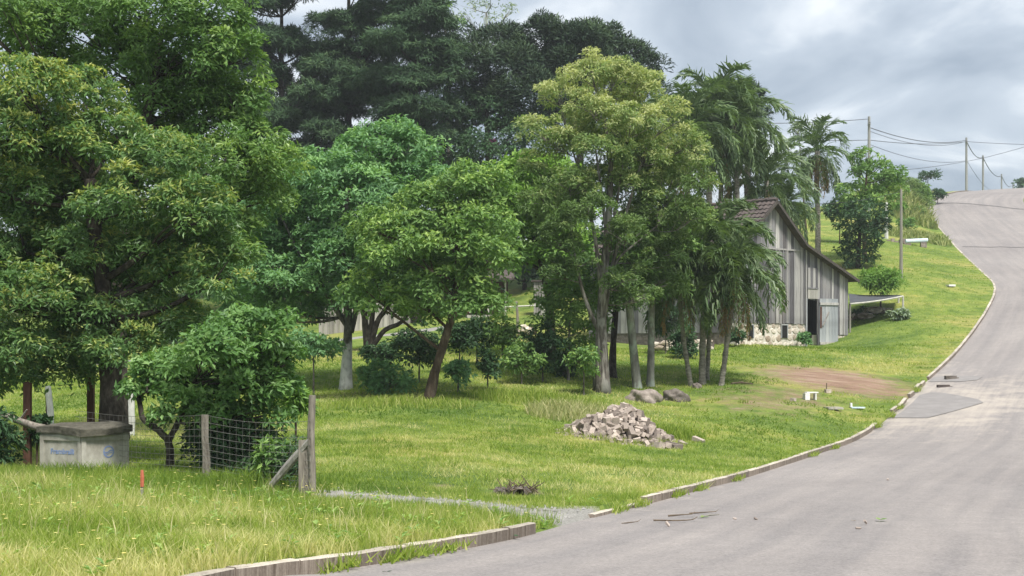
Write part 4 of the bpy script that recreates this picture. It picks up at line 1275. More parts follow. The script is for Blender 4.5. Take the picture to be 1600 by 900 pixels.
for i, (px, Y, lab) in enumerate(((1345, 74, 'flat stones stacked under the shade awning, next to the barn'), (1372, 75, 'grey stone heap under the middle of the awning'))):
    hp = thing('stone_heap', G(px, Y), lab, 'stone heap')
    for q in range(9):
        o = link('stone', stone_me[q % 8], hp, ((rng.random() - .5) * 1.1, (rng.random() - .5) * .5, .08 + .1 * rng.random()))
        o.scale = (.5 + .3 * rng.random(), .9, .45); o.rotation_euler = (-.7, 0, rng.random() * 6)
shrub('leafy_weed', 'pale leafy weeds under the outer awning post', 1405, 492, 14, 9, 72.5, L_grey, k=20, L=.2, W=.09, cr=.2, cat='weed')
shrub('leafy_weed', 'dark weeds growing under the shade awning', 1350, 497, 18, 12, 75.5, L_dark, k=24, L=.22, W=.09, cr=.22, cat='weed')
shrub('leafy_weed', 'weed clump growing by the barn door post', 1256, 530, 9, 12, 67.4, L_soft, k=24, L=.16, W=.07, cr=.14, cat='weed')
shrub('leafy_weed', 'weed growing against the stone footing corner', 1150, 528, 12, 12, 64.0, L_dark, k=24, L=.2, W=.08, cr=.16, cat='weed')

# old stone wall between palms and barn side wall
ow = thing('stone_wall', G(1022, 62), 'low dark ruined stone wall behind the slender trunks', 'wall', rz=.1)
mb = MB(); mb.box((-.1, .05, -.5), (2.6, .4, .42)); mb.obj('wall_core', M_boulder2, ow)
for q in range(34):
    o = link('stone', stone_me[q % 8], ow, (rng.random() * 2.5, .04, .05 + .38 * rng.random())); o.scale = (.35 + .2 * rng.random(), .7, .26); o.rotation_euler = (0, (rng.random() - .5) * .4, 0)

# ------------------------------------------------------------------ far garden buildings
def board_run(parent, p0, p1, h, w, mat, jit=.06):
    p0, p1 = np.array(p0), np.array(p1)
    n = int(np.linalg.norm((p1 - p0)[:2]) / w)
    ang = math.atan2(p1[1] - p0[1], p1[0] - p0[0])
    for i in range(n):
        a = p0 + (p1 - p0) * i / n
        plank(parent, w - .02, -.1, h + (rng.random() - .5) * jit, h + (rng.random() - .5) * jit, (tuple(a), ang), 0, mat, 'board')


fb = G(498, 86)
fence2 = thing('board_fence', fb, 'tall pale board fence at the back of the garden', 'fence')
e1 = G(645, 90) - fb
board_run(fence2, (0, 0, 0), e1, 1.5, .34, M_board)
mb = MB(); mb.tube([[0, .05, .5], e1 + [0, .05, .5]], .04, 4); mb.obj('rail', M_board, fence2)
hb = G(745, 90)
hut = thing('garden_porch', hb, 'dark open porch on a pale plinth in the far garden', 'porch')
mb = MB(); mb.box((-.6, 0, -.5), (1.9, 2.5, .16)); mb.obj('plinth', M_concrete, hut)
mb = MB(); mb.box((-.6, 2.3, .28), (1.9, 2.45, 2.3)); mb.obj('rear_wall', M_rust, hut)
mb = MB(); mb.box((-.6, .1, .28), (-.5, 2.3, 2.3)); mb.obj('end_wall', M_rust, hut)
mb = MB(); mb.add([[-1, -.4, 2.3], [2.3, -.4, 2.3], [2.3, 2.8, 3.0], [-1, 2.8, 3.0], [-1, -.4, 2.4], [2.3, -.4, 2.4], [2.3, 2.8, 3.1], [-1, 2.8, 3.1]], [[0, 3, 2, 1], [4, 5, 6, 7], [0, 1, 5, 4], [1, 2, 6, 5], [2, 3, 7, 6], [3, 0, 4, 7]]); mb.obj('roof', M_tile, hut)
for xx in (-.4, .7, 1.75):
    mb = MB(); mb.box((xx - .05, .08, .28), (xx + .05, .18, 2.3)); mb.obj('post', M_palepole, hut)
gb = G(834, 88)
shed = thing('board_shed', gb, 'small grey board shed past the porch', 'shed')
board_run(shed, (0, 0, 0), (.9, 0, 0), 2.0, .15, M_board, .02)
mb = MB(); mb.box((.02, .03, -.2), (.88, 1.2, 1.95)); mb.obj('shed_body', M_plank, shed)
mb = MB(); mb.box((-.15, -.15, 2.04), (1.1, 1.4, 2.12)); mb.obj('roof', M_tile, shed)
rl = thing('garden_rail', G(789, 84), 'thin pale rail running across the far garden', 'rail')
rb = np.array(rl.location)
mb = MB(); mb.tube([[0, 0, .75], np.append((G(852, 85) - rb)[:2], (G(852, 85) - rb)[2] + .8)], .05, 5); mb.obj('rail_bar', M_palepole, rl)
for px in (790, 850):
    q = G(px, 84.5) - rb; mb = MB(); mb.tube([q - UP * .2, q + UP * .85], .05, 5); mb.obj('post', M_palepole, rl)
pp = thing('garden_post', G(808, 76), 'grey wooden post standing alone in the bright gap', 'post')
mb = MB(); mb.tube([[0, 0, -.3], [.02, 0, .7], [-.03, 0, 1.5]], [.075, .07, .06], 7, .08); mb.obj('post_shaft', M_post, pp)
mb = MB(); mb.tube([[-.035, 0, 1.495], [-.035, 0, 1.55]], [.062, .03], 7, .05); mb.obj('post_top', M_polewood, pp)
sb = thing('stone_heap', G(822, 74), 'little heap of grey stones at the foot of the garden post', 'stone heap')
for q in range(7):
    o = link('stone', stone_me[q], sb, (-.35 + q * .12, 0, .12 + .12 * (q % 3))); o.scale = (.5, 1.0, .5); o.rotation_euler = (0, rng.random(), rng.random() * 3)

# ------------------------------------------------------------------ concrete chamber with lettering
cb = G(130, 25.3)
zc = P(130, 736, 25.3)[2]
ch = thing('concrete_chamber', (cb[0], cb[1], min(cb[2], zc)), 'low pale concrete chamber with mossy slab lid and blue lettering', 'chamber', rz=0)
mpp = 25.0 / F
c = np.array(ch.location)


def L3(px, py, dY):
    return P(px, py, 25.3 + dY) - c


# corner in the middle comes nearest, the two faces fall back to either side
hh = .70
A_, B_, C_ = np.array([-.77, .12, 0]), np.array([.03, -.22, 0]), np.array([.73, .22, 0])
D_ = np.array([-.05, .75, 0])
mb = MB()
ring = [A_, B_, C_, D_]
V = [p + UP * -.35 for p in ring] + [p + UP * hh * .93 for p in ring]
mb.add(V, [[0, 1, 5, 4], [1, 2, 6, 5], [2, 3, 7, 6], [3, 0, 4, 7], [4, 5, 6, 7]])
mb.obj('chamber_wall', M_concrete, ch)
mb = MB()
lid = [np.array([-.84, .10, .66]), np.array([-.4, -.10, .66]), np.array([.04, -.30, .60]), np.array([.42, -.10, .62]), np.array([.80, .20, .67]), np.array([.35, .6, .70]), np.array([-.05, .85, .70]), np.array([-.5, .45, .70])]
n = len(lid)
V = lid + [p * np.array([1.0, 1.0, 1]) + UP * (.10 + .015 * (i % 3)) for i, p in enumerate(lid)] + [np.array([0, .2, .80])]
k = np.arange(n)
mb.add(V, np.stack([k, (k + 1) % n, n + (k + 1) % n, n + k], -1), np.concatenate([np.stack([n + k, n + (k + 1) % n, np.full(n, 2 * n)], -1), [[7, 0, 1], [1, 2, 7], [2, 3, 7], [3, 4, 7], [4, 5, 7], [5, 6, 7]]]))
mb.obj('lid', M_lid, ch)


def face_frame(p, q):
    d = norm(q - p); nn = np.array([d[1], -d[0], 0])
    return d, nn


for (p, q, nm) in ((A_, B_, 'panel'), (B_, C_, 'panel')):
    d, nn = face_frame(p, q); ln = np.linalg.norm(q - p)
    # raised border round a recessed panel
    for (a, b, z0, z1) in ((.0, .08, -.3, .62), (ln - .06, ln - .005, -.3, .62), (.08, ln - .06, .53, .62)):
        mb = MB(); lo = p + d * a; hi = p + d * b
        V = [lo + UP * z0, hi + UP * z0, hi + UP * z0 + nn * .022, lo + UP * z0 + nn * .022, lo + UP * z1, hi + UP * z1, hi + UP * z1 + nn * .022, lo + UP * z1 + nn * .022]
        mb.add(V, [[0, 1, 2, 3], [7, 6, 5, 4], [0, 4, 5, 1], [1, 5, 6, 2], [2, 6, 7, 3], [3, 7, 4, 0]]); mb.obj('border', M_concrete, ch)


def face_obj(name, me, p, q, along, z, off):
    d, nn = face_frame(p, q)
    o = link(name, me, ch)
    pos = p + d * along + UP * z + nn * off
    o.location = tuple(pos)
    o.rotation_euler = (math.pi / 2, 0, math.atan2(d[1], d[0]))
    return o


tcv = bpy.data.curves.new('lettering', 'FONT')
tcv.body = 'Frambralli'; tcv.size = .125; tcv.offset = .004; tcv.extrude = .001; tcv.align_x = 'CENTER'
to = bpy.data.objects.new('tmp', tcv); COL.objects.link(to)
me = bpy.data.meshes.new_from_object(to.evaluated_get(bpy.context.evaluated_depsgraph_get()))
bpy.data.objects.remove(to)
me.materials.clear(); me.materials.append(M_blue); me.name = 'lettering'
lt = face_obj('lettering', me, A_, B_, .47, .30, .004); lt['label'] = 'faded blue painted word on the pale panel'
# round emblem: ring with two wave bars
mb = MB(); n = 28
th = np.linspace(0, 2 * np.pi, n, endpoint=False)
V = np.concatenate([np.stack([np.cos(th) * .095, np.sin(th) * .105, 0 * th], -1), np.stack([np.cos(th) * .073, np.sin(th) * .083, 0 * th], -1)]); k = np.arange(n)
mb.add(V, np.stack([k, (k + 1) % n, n + (k + 1) % n, n + k], -1))
for (yc, a, b, hgt) in ((.005, -.075, .075, .022), (-.03, -.066, .066, .014)):
    xs = np.linspace(a, b, 13); ys = yc + .022 * np.sin(xs / .075 * np.pi)
    V = np.concatenate([np.stack([xs, ys - hgt / 2, xs * 0], -1), np.stack([xs, ys + hgt / 2, xs * 0], -1)]); kk = np.arange(12)
    mb.add(V, np.stack([kk, kk + 1, 13 + kk + 1, 13 + kk], -1))
em = face_obj('emblem', mb.mesh('emblem', M_blue), B_, C_, .47, .33, .005); em['label'] = 'blue ring emblem with a wave across it'
lg = thing('fallen_log', P(-40, 628, 25.9), 'bare log leaning from the picture edge onto the chamber lid', 'log')
lb = np.array(lg.location)
mb = MB(); mb.tube(smooth_path([P(-40, 628, 25.9), P(10, 650, 25.9), P(60, 668, 25.85), P(98, 676, 25.75)], 14) - lb, np.linspace(.05, .072, 14), 8, .12); mb.obj('log_stem', M_post, lg, smooth=True)
mb = MB(); mb.tube([P(30, 659, 25.9) - lb, P(42, 640, 25.8) - lb], [.03, .012], 5); mb.obj('branch_stub', M_post, lg)


def post(label, px, top_py, Y, r, mat, name='fence_post', square=False, cat='post', group=None, lean=0.0):
    b = G(px, Y); t = thing(name, b, label, cat, group)
    h = P(px, top_py, Y)[2] - b[2]
    mb = MB()
    if square:
        mb.add(np.array([[-r, -r, -.3], [r, -r, -.3], [r, r, -.3], [-r, r, -.3], [-r * .97 + lean, -r, h], [r + lean, -r, h - .015], [r * .98 + lean, r, h], [-r + lean, r, h + .01]]), [[0, 3, 2, 1], [4, 5, 6, 7], [0, 1, 5, 4], [1, 2, 6, 5], [2, 3, 7, 6], [3, 0, 4, 7]])
    else:
        z = np.linspace(-.3, h, 9)
        mb.tube(np.stack([lean * z / h + .02 * np.sin(z * 3), .01 * np.cos(z * 4), z], -1), np.linspace(r * 1.08, r * .9, 9), 9, .07)
    mb.obj('shaft', mat, t)
    mb = MB(); mb.tube([[lean, 0, h - .01], [lean, 0, h + .02]], [r * .8, r * .45], 6, .1); mb.obj('weathered_top', mat, t)
    return t


post('dark red-brown square post in front of the fallen log', 43, 598, 26.4, .062, M_rust, square=True)
post('dark red-brown square post standing behind the chamber lid', 142, 570, 28.6, .062, M_rust, square=True)
post('whitewashed post in the sunny field behind the log', 79, 604, 37, .085, M_whitepost, lean=-.06)
post('thin dark stake beside the whitewashed field post', 73, 606, 37.3, .045, M_rust)
post('pale post half hidden behind the big dark trunk', 203, 612, 34, .10, M_whitepost)
st = thing('marker_stake', G(222, 18.6), 'short survey stake with orange painted top in the tall grass', 'stake')
mb = MB(); mb.box((-.016, -.012, -.2), (.016, .012, .22)); mb.obj('shaft', M_polewood, st)
mb = MB(); mb.tube([[0, 0, .2], [0.002, 0, .32], [0, 0, .41]], [.024, .027, .018], 6, .12); mb.obj('orange_top', M_orange, st)

# wire mesh fence with end post and brace
f0, f1 = G(487, 22.0), G(321, 23.6)
fen = thing('wire_fence', f0, 'sagging wire mesh fence with weathered posts and diagonal brace', 'fence')
f2 = G(120, 26.6)


def fpost(p, h, r, mat, nm='post'):
    p = p - f0
    z = np.linspace(-.3, h, 8)
    mb = MB(); mb.tube(np.stack([p[0] + .012 * np.sin(z * 5), p[1] + 0 * z, p[2] + z], -1), np.linspace(r * 1.05, r * .92, 8), 8, .08); return mb.obj(nm, mat, fen)


fpost(f0, 1.52, .055, M_post); fpost(f1, 1.06, .062, M_post)
mb = MB(); mb.tube(smooth_path([P(487, 685, 22.0) - f0, P(455, 722, 22.15) - f0, P(424, 758, 22.3) - f0], 8), [.05, .055, .06, .06, .062, .06, .055, .05], 7, .1); mb.obj('brace', M_board, fen)
mb = MB(); mb.box((-.20, .02, -.2), (-.05, .06, .85)); mb.obj('short_board', M_post, fen)
segs = [(f0 - f0, f1 - f0, 1.08, 1.0), (f1 - f0, f2 - f0, 1.0, .95)]
nw = 11
for zi in range(nw):
    fz = (zi / (nw - 1)) ** 1.15
    pts = []
    for a, b, h0, h1 in segs:
        for t_ in np.linspace(0, 1, 9)[(0 if not pts else 1):]:
            sag = -.05 * math.sin(math.pi * t_) * (.4 + fz)
            pts.append(a + (b - a) * t_ + UP * (.06 + fz * (h0 + (h1 - h0) * t_) + sag) + np.array([0, -.07, 0]))
    mb = MB(); mb.tube(pts, .003, 4, 0, False); mb.obj('wire', M_metal, fen)
mb = MB()
for a, b, h0, h1 in segs:
    n = int(np.linalg.norm(b - a) / .15)
    for i in range(1, n):
        t_ = i / n; q = a + (b - a) * t_ + np.array([0, -.07, 0])
        hgt = .06 + h0 + (h1 - h0) * t_ - .07 * math.sin(math.pi * t_)
        mb.tube([q + UP * .05, q + UP * hgt], .0016, 3, 0, False)
o = mb.obj('stay_wires', M_metal, fen); o['kind'] = 'stuff'

# ------------------------------------------------------------------ stone pile, boulders, litter
pc = G(968, 36.6)
pile = thing('rubble_pile', pc, 'heap of broken pale stone blocks on the grass', 'stone pile')


def mound(x, y):
    r = np.hypot((x + .0) / 1.30, y / 1.1)
    return .56 * np.clip(1 - r ** 2.0, 0, 1) * (1 + .22 * np.sin(x * 3.1 + 1) + .12 * np.sin(y * 5 + x * 4)) - .03


n = 15
gx_, gy_ = np.meshgrid(np.linspace(-1.3, 1.3, n), np.linspace(-1.1, 1.1, n), indexing='ij')
zz_ = mound(gx_, gy_) * .85 - .06 + np.array([H(pc[0] + a, pc[1] + b)[0] for a, b in zip(gx_.ravel(), gy_.ravel())]).reshape(n, n) - pc[2]
mb = MB(); mb.add(np.stack([gx_, gy_, zz_], -1).reshape(-1, 3), grid_faces(n, n)); mb.obj('rubble_core', M_boulder2, pile)
blocks = []
for q in range(8):
    s3 = np.array([.5, .5, .5]) * np.array([1.1 + .7 * rng.random(), .75 + .3 * rng.random(), .55 + .35 * rng.random()])
    V = np.array([[sx, sy, sz] for sz in (-1, 1) for sx, sy in ((-1, -1), (1, -1), (1, 1), (-1, 1))], float) * s3 * (1 + (rng.random((8, 3)) - .5) * .22)
    blocks.append(make_mesh('stone_block', V, np.array([[0, 3, 2, 1], [4, 5, 6, 7], [0, 1, 5, 4], [1, 2, 6, 5], [2, 3, 7, 6], [3, 0, 4, 7]]), M_rubble))
for q in range(390):
    a = rng.random() * 2 * np.pi; r = rng.random() ** .5 * 1.08
    x_, y_ = math.cos(a) * r * 1.22, math.sin(a) * r * 1.1
    if y_ > .5: continue
    o = link('stone_block', blocks[q % 8], pile, (x_, y_, float(mound(x_, y_)) + float(H(pc[0] + x_, pc[1] + y_)[0]) - pc[2] + .03 + rng.random() * .05))
    sc = .095 + .085 * rng.random(); o.scale = (sc, sc, sc); o.rotation_euler = tuple(rng.random(3) * 6.28)
for i, (px, py, Y) in enumerate(((1040, 690, 35.3), (1052, 686, 35.6), (1066, 682, 36.2), (1091, 672, 37.2), (1030, 688, 35.2), (1058, 690, 35.2), (925, 650, 39.5), (935, 620, 41), (914, 636, 40.5), (948, 628, 40.8), (1022, 672, 36.0))):
    o = thing('loose_block', G(px, Y) + UP * .05, ['loose stone block lying off the low end of the pile', 'loose stone block, the bigger of those off the pile end', 'loose stone block touching the last of the pile', 'single pale stone block farthest out on the grass', 'loose stone block at the foot of the pile',
                                                     'small loose stone block beside the bigger one', 'loose stone half sunk in weeds behind the pile', 'loose pale stone at the top of the weedy mound', 'loose stone in straw weeds behind the pile', 'loose stone close to the furrowed trunk', 'loose stone on the sloping end of the pile'][i], 'stone', 'loose stones round the pile')
    o.rotation_euler = (rng.random() * .4, rng.random() * .4, rng.random() * 6)
    c_ = link('block', blocks[i % 8], o); sc = (.24 if i == 1 else .17); c_.scale = (sc, sc, sc)


def boulder(label, px, Y, sx, sy, sz, mat, seed):
    import bmesh
    b = G(px, Y)
    t = thing('boulder', b, label, 'boulder')
    bm = bmesh.new(); bmesh.ops.create_icosphere(bm, subdivisions=4, radius=1)
    for v in bm.verts:
        p = v.co.copy()
        k_ = 1 + .22 * math.sin(p.x * 2.3 + seed) * math.cos(p.y * 2.9 + seed * 2) + .10 * math.sin(p.x * 6 + p.z * 5 + seed) + .05 * math.sin(p.y * 11 + p.z * 9)
        z = max(p.z, -.25) if p.z < 0 else p.z ** .8
        v.co = (p.x * sx * k_, p.y * sy * k_, z * sz * k_)
    me = bpy.data.meshes.new('rock'); bm.to_mesh(me); bm.free(); me.materials.append(mat)
    for p_ in me.polygons: p_.use_smooth = True
    link('rock', me, t)
    return t


boulder('rounded pale grey boulder below the two slender trunks', 1007, 46.2, .50, .42, .36, M_boulder, 1.2)
boulder('flat dark boulder near the palm clump', 1058, 46.6, .42, .38, .32, M_boulder2, 3.1)
boulder('small dark stone lying at the palm trunks', 1088, 49.6, .16, .14, .18, M_boulder2, 2.0)


def small(name, label, cat, px, Y, parts, rz=0.0, onroad=False, group=None):
    b = G(px, Y)
    if onroad: b[2] = road_z(b[0], b[1])
    t = thing(name, b, label, cat, group, rz)
    for nm, mb_, mat in parts: mb_.obj(nm, mat, t)
    return t


def bxx(lo, hi): return MB().box(lo, hi)


small('broken_box', 'white hollow broken box on the bare red earth', 'box', 1266, 48.0, [('side', bxx((-.22, -.12, 0), (-.06, .1, .22)), M_white), ('lid', bxx((-.14, -.06, .225), (.26, .16, .26)), M_white), ('side', bxx((.16, -.05, .0), (.2, .14, .22)), M_white)], .2)
small('plastic_sheet', 'pale blue plastic scrap in the grass past the white box', 'litter', 1340, 47.6, [('sheet', bxx((-.22, -.1, .03), (.22, .12, .07)), M_bluewhite), ('flap', bxx((-.24, -.02, .06), (-.18, .1, .2)), M_white)], .1)
small('flat_slab', 'flat grey slab in the grass between the white box and blue scrap', 'slab', 1302, 46.6, [('slab', bxx((-.26, -.16, .02), (.24, .16, .09)), M_concrete), ('chip', bxx((.27, -.05, .01), (.34, .03, .06)), M_concrete)], .3)
small('tilted_brick', 'tilted brick with a stick on the bare red earth', 'brick', 1293, 50.0, [('brick', bxx((-.10, -.06, 0), (.12, .06, .13)), M_rubble), ('stick', MB().tube([[.02, .08, 0], [.03, .08, .34]], .018, 5), M_twig)], .5)
small('half_brick', 'half brick at the lower edge of the red earth', 'brick', 1240, 47.4, [('brick', bxx((-.12, -.07, 0), (.05, .07, .1)), M_rubble), ('chip', bxx((.06, -.03, 0), (.14, .05, .06)), M_rubble)], .9)
small('white_slab', 'small white slab lying on the slope lawn near the bend', 'slab', 1485, 81, [('slab', bxx((-.18, -.2, .02), (.2, .2, .12)), M_white), ('edge', bxx((.205, -.15, .02), (.23, .1, .09)), M_white)], .2)
small('white_pipe', 'pale blue pipe lying on rubble high on the slope', 'pipe', 1432, 103, [('pipe', MB().tube([[-.75, 0, .35], [.8, .1, .42]], .14, 9), M_bluewhite), ('support', bxx((-.9, -.1, -.1), (-.4, .2, .2)), M_rubble), ('support', bxx((.3, -.1, -.1), (.7, .2, .26)), M_boulder)], 0)
small('rubble_strip', 'broken bricks strewn below the pale blue pipe', 'rubble', 1400, 103.5, [('brick', bxx((-.9 + q * .28, -.1 + .1 * (q % 2), -.05), (-.68 + q * .28, .15, .1 + .08 * (q % 3))), M_rubble) for q in range(9)], 0)
small('driftwood', 'dead branch lying on the grass between palm clump and red earth', 'branch', 1158, 50.2, [('stem', MB().tube([[-.35, 0, .04], [0, .05, .07], [.4, -.05, .03]], [.03, .04, .02], 5, .15), M_twig), ('twig', MB().tube([[0, .05, .07], [.15, .2, .13]], [.018, .008], 4), M_twig)], .1)
small('dark_brick', 'dark block lying in the gutter by the bend', 'brick', 1486, 55.5, [('brick', bxx((-.24, -.07, 0), (.2, .08, .13)), M_boulder2), ('chip', bxx((.22, -.04, 0), (.3, .05, .07)), M_boulder2)], .2, True)
small('dark_brick', 'reddish block in the gutter next to the dark one', 'brick', 1477, 53.6, [('brick', bxx((-.3, -.07, 0), (.15, .08, .1)), M_tile), ('chip', bxx((.18, -.04, 0), (.26, .05, .05)), M_tile)], .1, True)


def twig(label, px, py, Y, pts, r=.012, mat=None):
    b = P(px, py, Y); b[2] = road_z(b[0], b[1]) + .012
    t = thing('twig', b, label, 'twig', 'twigs and leaves on the road')
    p = np.array(pts, float); p = np.c_[p, np.zeros(len(p)) + .006]
    p[-1, 2] = .03
    mb = MB(); mb.tube(smooth_path(p, 9), np.linspace(r, r * .5, 9), 5, .15); mb.obj('stem', mat or M_twig, t)
    mb = MB(); mb.tube([p[len(p) // 2], p[len(p) // 2] + [.05, .09, .02]], [r * .6, r * .3], 4); mb.obj('side_shoot', mat or M_twig, t)


twig('longest curved twig lying on the asphalt', 1055, 818, 20.3, [(-.3, 0), (0, -.05), (.25, .05), (.33, .2)])
twig('straight twig just above the longest curved one', 1060, 806, 21.3, [(-.15, 0), (.2, .02)], .014)
twig('short twig nearest the kerb', 1098, 799, 22.0, [(-.2, .0), (.2, .03)], .012)
twig('pale bent twig ending the line of twigs', 1107, 811, 21.2, [(-.1, -.05), (0, .08), (.16, .0)], .016, M_polewood)
twig('small twig by the low kerb end', 985, 819, 20.0, [(-.12, 0), (.1, .02)], .01)


def fallen_leaf(label, px, py, Y, k, mat, L, W):
    b = P(px, py, Y); b[2] = road_z(b[0], b[1]) + .01
    t = thing('fallen_leaf', b, label, 'leaf', 'twigs and leaves on the road')
    for q in range(k):
        a = rng.random() * 6.28
        V, Q = leaf_geo(np.zeros((1, 3)) + [0, 0, .004], np.array([[math.cos(a), math.sin(a), .12]]), UP[None], L, W, -.05)
        link('leaf_blade', make_mesh('leaf_blade', V, Q, mat, False, {'tint': ('FACE', [rng.random()])}), t)


fallen_leaf('fresh green leaf sprig lying alone on the asphalt', 1375, 813, 20.6, 6, L_mid, .12, .06)
fallen_leaf('dark dry leaf near the fresh green sprig', 1336, 815, 20.5, 2, L_palmdry, .07, .05)
fallen_leaf('dark leaf in front of the kerb end', 809, 849, 17.4, 3, L_dark, .07, .05)
fallen_leaf('dark leaf nearest the picture bottom', 603, 892, 13.3, 3, L_dark, .06, .04)
fallen_leaf('green leaf among the twigs', 1097, 810, 21.1, 3, L_mid, .12, .06)
for i, (px, py, Y) in enumerate(((1043, 824, 19.4), (1181, 809, 20.8), (1148, 815, 20.4), (1341, 828, 19.2), (1352, 821, 19.9), (1387, 732, 30))):
    b = P(px, py, Y); b[2] = road_z(b[0], b[1]) + .018
    o = thing('pebble', b, ['pebble beside the longest curved twig', 'pebble on the open asphalt past the bent twig', 'pebble between the bent twig and the lone one', 'pale pebble below the fresh green sprig', 'pebble close to the fresh green sprig', 'dark pebble far up the open asphalt'][i], 'pebble', 'pebbles on the road')
    c_ = link('stone', blocks[i], o); c_.scale = (.04, .04, .03); c_.rotation_euler = (rng.random(), rng.random(), rng.random())
# brushwood heap by the drive
bw = thing('brush_heap', G(808, 23.6), 'small heap of dug turf and brushwood at the drive edge', 'brush heap')
mb = MB()
for q in range(46):
    a = rng.random() * 6.28; p0 = np.array([rng.normal() * .2, rng.normal() * .14, .02 + rng.random() * .08]); d = np.array([math.cos(a) * .8, math.sin(a) * .5, rng.random() * .7])
    mb.tube([p0, p0 + d * .12, p0 + d * .26 + rng.normal(size=3) * .02], [.012, .009, .004], 4, 0, False)
o = mb.obj('brushwood', M_twig, bw); o['kind'] = 'stuff'
for q in range(7):
    o = link('turf_clod', stone_me[q % 8], bw, (-.28 + q * .08 + rng.normal() * .05, rng.normal() * .08, .03)); o.scale = (.22, .6, .22); o.rotation_euler = (-1.2, rng.random(), rng.random() * 6)
    o.data = o.data.copy(); o.data.materials.clear(); o.data.materials.append(M_boulder2)

# road surface: darker repair patches, thin dark stripes --------------------------------------


def road_sheet(name, label, poly_st, mat, lift=.004):
    """polygon given as (distance across, world Y) on the road"""
    V = []
    for a, yy in poly_st:
        i = np.abs(K[:, 1] + KR[:, 1] * a - yy)
        i[K[:, 1] > 180] = 1e9
        i = i.argmin()
        x_, y_ = K[i, :2] + KR[i] * a
        V.append([x_, y_, 0])
    V = np.array(V)
    # dense fan, draped on the road
    c_ = V.mean(0); n = len(V); out = []; rings = 8
    for r in range(rings + 1):
        for i in range(n):
            out.append(c_ + (V[i] - c_) * r / rings)
    out = np.array(out)
    t, idx = kerb_st(out[:, :2]); ac = np.clip(-t, 0, ROADW)
    # interpolated height along the kerb line
    sp = KSV[idx] + ((out[:, :2] - K[idx, :2]) * KT[idx]).sum(-1)
    out[:, 2] = np.interp(sp, KSV, K[:, 2]) + .05 * np.sin(np.pi * ac / ROADW) + (fbm(out[:, 0] * .3, out[:, 1] * .3, 8, 2) - .5) * .03 + lift + .012
    Q = []
    for r in range(rings):
        for i in range(n):
            Q.append([r * n + i, r * n + (i + 1) % n, (r + 1) * n + (i + 1) % n, (r + 1) * n + i])
    o = link(name, make_mesh(name, out, np.array(Q), mat, True))
    tag(o, label, kind='structure')


def on_road(px, py):
    best = None
    for Y in np.arange(14, 150, .05):
        p = P(px, py, Y)
        d = abs(p[2] - road_z(p[0], p[1]))
        if best is None or d < best[0]: best = (d, p)
        if d < .02: break
    t, _ = kerb_st(best[1][None, :2])
    return (max(.06, -float(t[0])), float(best[1][1]))


road_sheet('asphalt_patch', 'larger wedge shaped dark repair patch in the road by the broken kerb', [on_road(*q) for q in ((1392, 652), (1420, 654), (1450, 650), (1480, 645), (1510, 638), (1536, 629), (1530, 624), (1505, 619), (1480, 614), (1455, 612), (1438, 618), (1425, 630), (1408, 642))], M_patch)
road_sheet('asphalt_patch', 'thin dark patch above the wedge shaped one', [on_road(*q) for q in ((1450, 596), (1470, 597), (1500, 597), (1526, 594), (1536, 590), (1522, 587), (1500, 586), (1475, 587), (1458, 590))], M_patch)


def stripe(label, pts, w):  # narrow ribbon of darker colour laid across the road
    n = 60
    P0 = np.array(pts, float); d = np.linspace(0, 1, len(P0)); tt = np.linspace(0, 1, n)
    a = np.interp(tt, d, P0[:, 0]); ss = np.interp(tt, d, P0[:, 1])
    ss = ss + (vnoise(a * 1.3, ss * 0, 5) - .5) * .8
    V = []
    for sgn in (-1, 1):
        s_ = ss + sgn * w / 2
        kx = np.stack([np.interp(s_, KSV, K[:, c]) for c in range(3)], -1); kr = np.stack([np.interp(s_, KSV, KR[:, c]) for c in range(2)], -1)
        xy = kx[:, :2] + kr * a[:, None]
        V.append(np.c_[xy, kx[:, 2] + .05 * np.sin(np.pi * a / ROADW) + (fbm(xy[:, 0] * .3, xy[:, 1] * .3, 8, 2) - .5) * .03 + .02])
    k_ = np.arange(n - 1)
    o = link('dark_stripe', make_mesh('dark_stripe', np.concatenate(V), np.stack([k_, k_ + 1, n + k_ + 1, n + k_], -1), M_stripe)); tag(o, label, kind='structure')


sy = lambda yy: float(KSV[np.abs(K[:, 1] - yy).argmin()])
stripe('dark thin seam crossing the road just below the crest', [(.1, sy(146)), (4, sy(143)), (9.3, sy(136))], .5)
stripe('faint thin seam crossing the road halfway up the slope', [(.5, sy(108)), (5, sy(106)), (9.3, sy(104))], .22)

# ------------------------------------------------------------------ poles and cables
def upole(label, px, top_py, Y, r, mat, name='utility_pole', arms=True):
    b = G(px, Y); t = thing(name, b, label, 'pole', 'utility poles' if arms else None)
    top = P(px, top_py, Y); h = top[2] - b[2]
    mb = MB(); z = np.linspace(-.5, h, 8); mb.tube(np.stack([0 * z, 0 * z, z], -1), np.linspace(r * 1.3, r * .85, 8), 8, .01); mb.obj('shaft', mat, t)
    if arms:
        mb = MB(); mb.box((-.06, -.35, h - .7), (.06, .35, h - .62)); a_ = mb.obj('cross_arm', mat, t)
        for yy in (-.28, .0, .28):
            mb = MB(); mb.tube([[0, yy, h - .62], [0, yy, h - .56], [0, yy, h - .46]], [.03, .06, .03], 6); mb.obj('insulator', M_metal, a_)
    return t, top


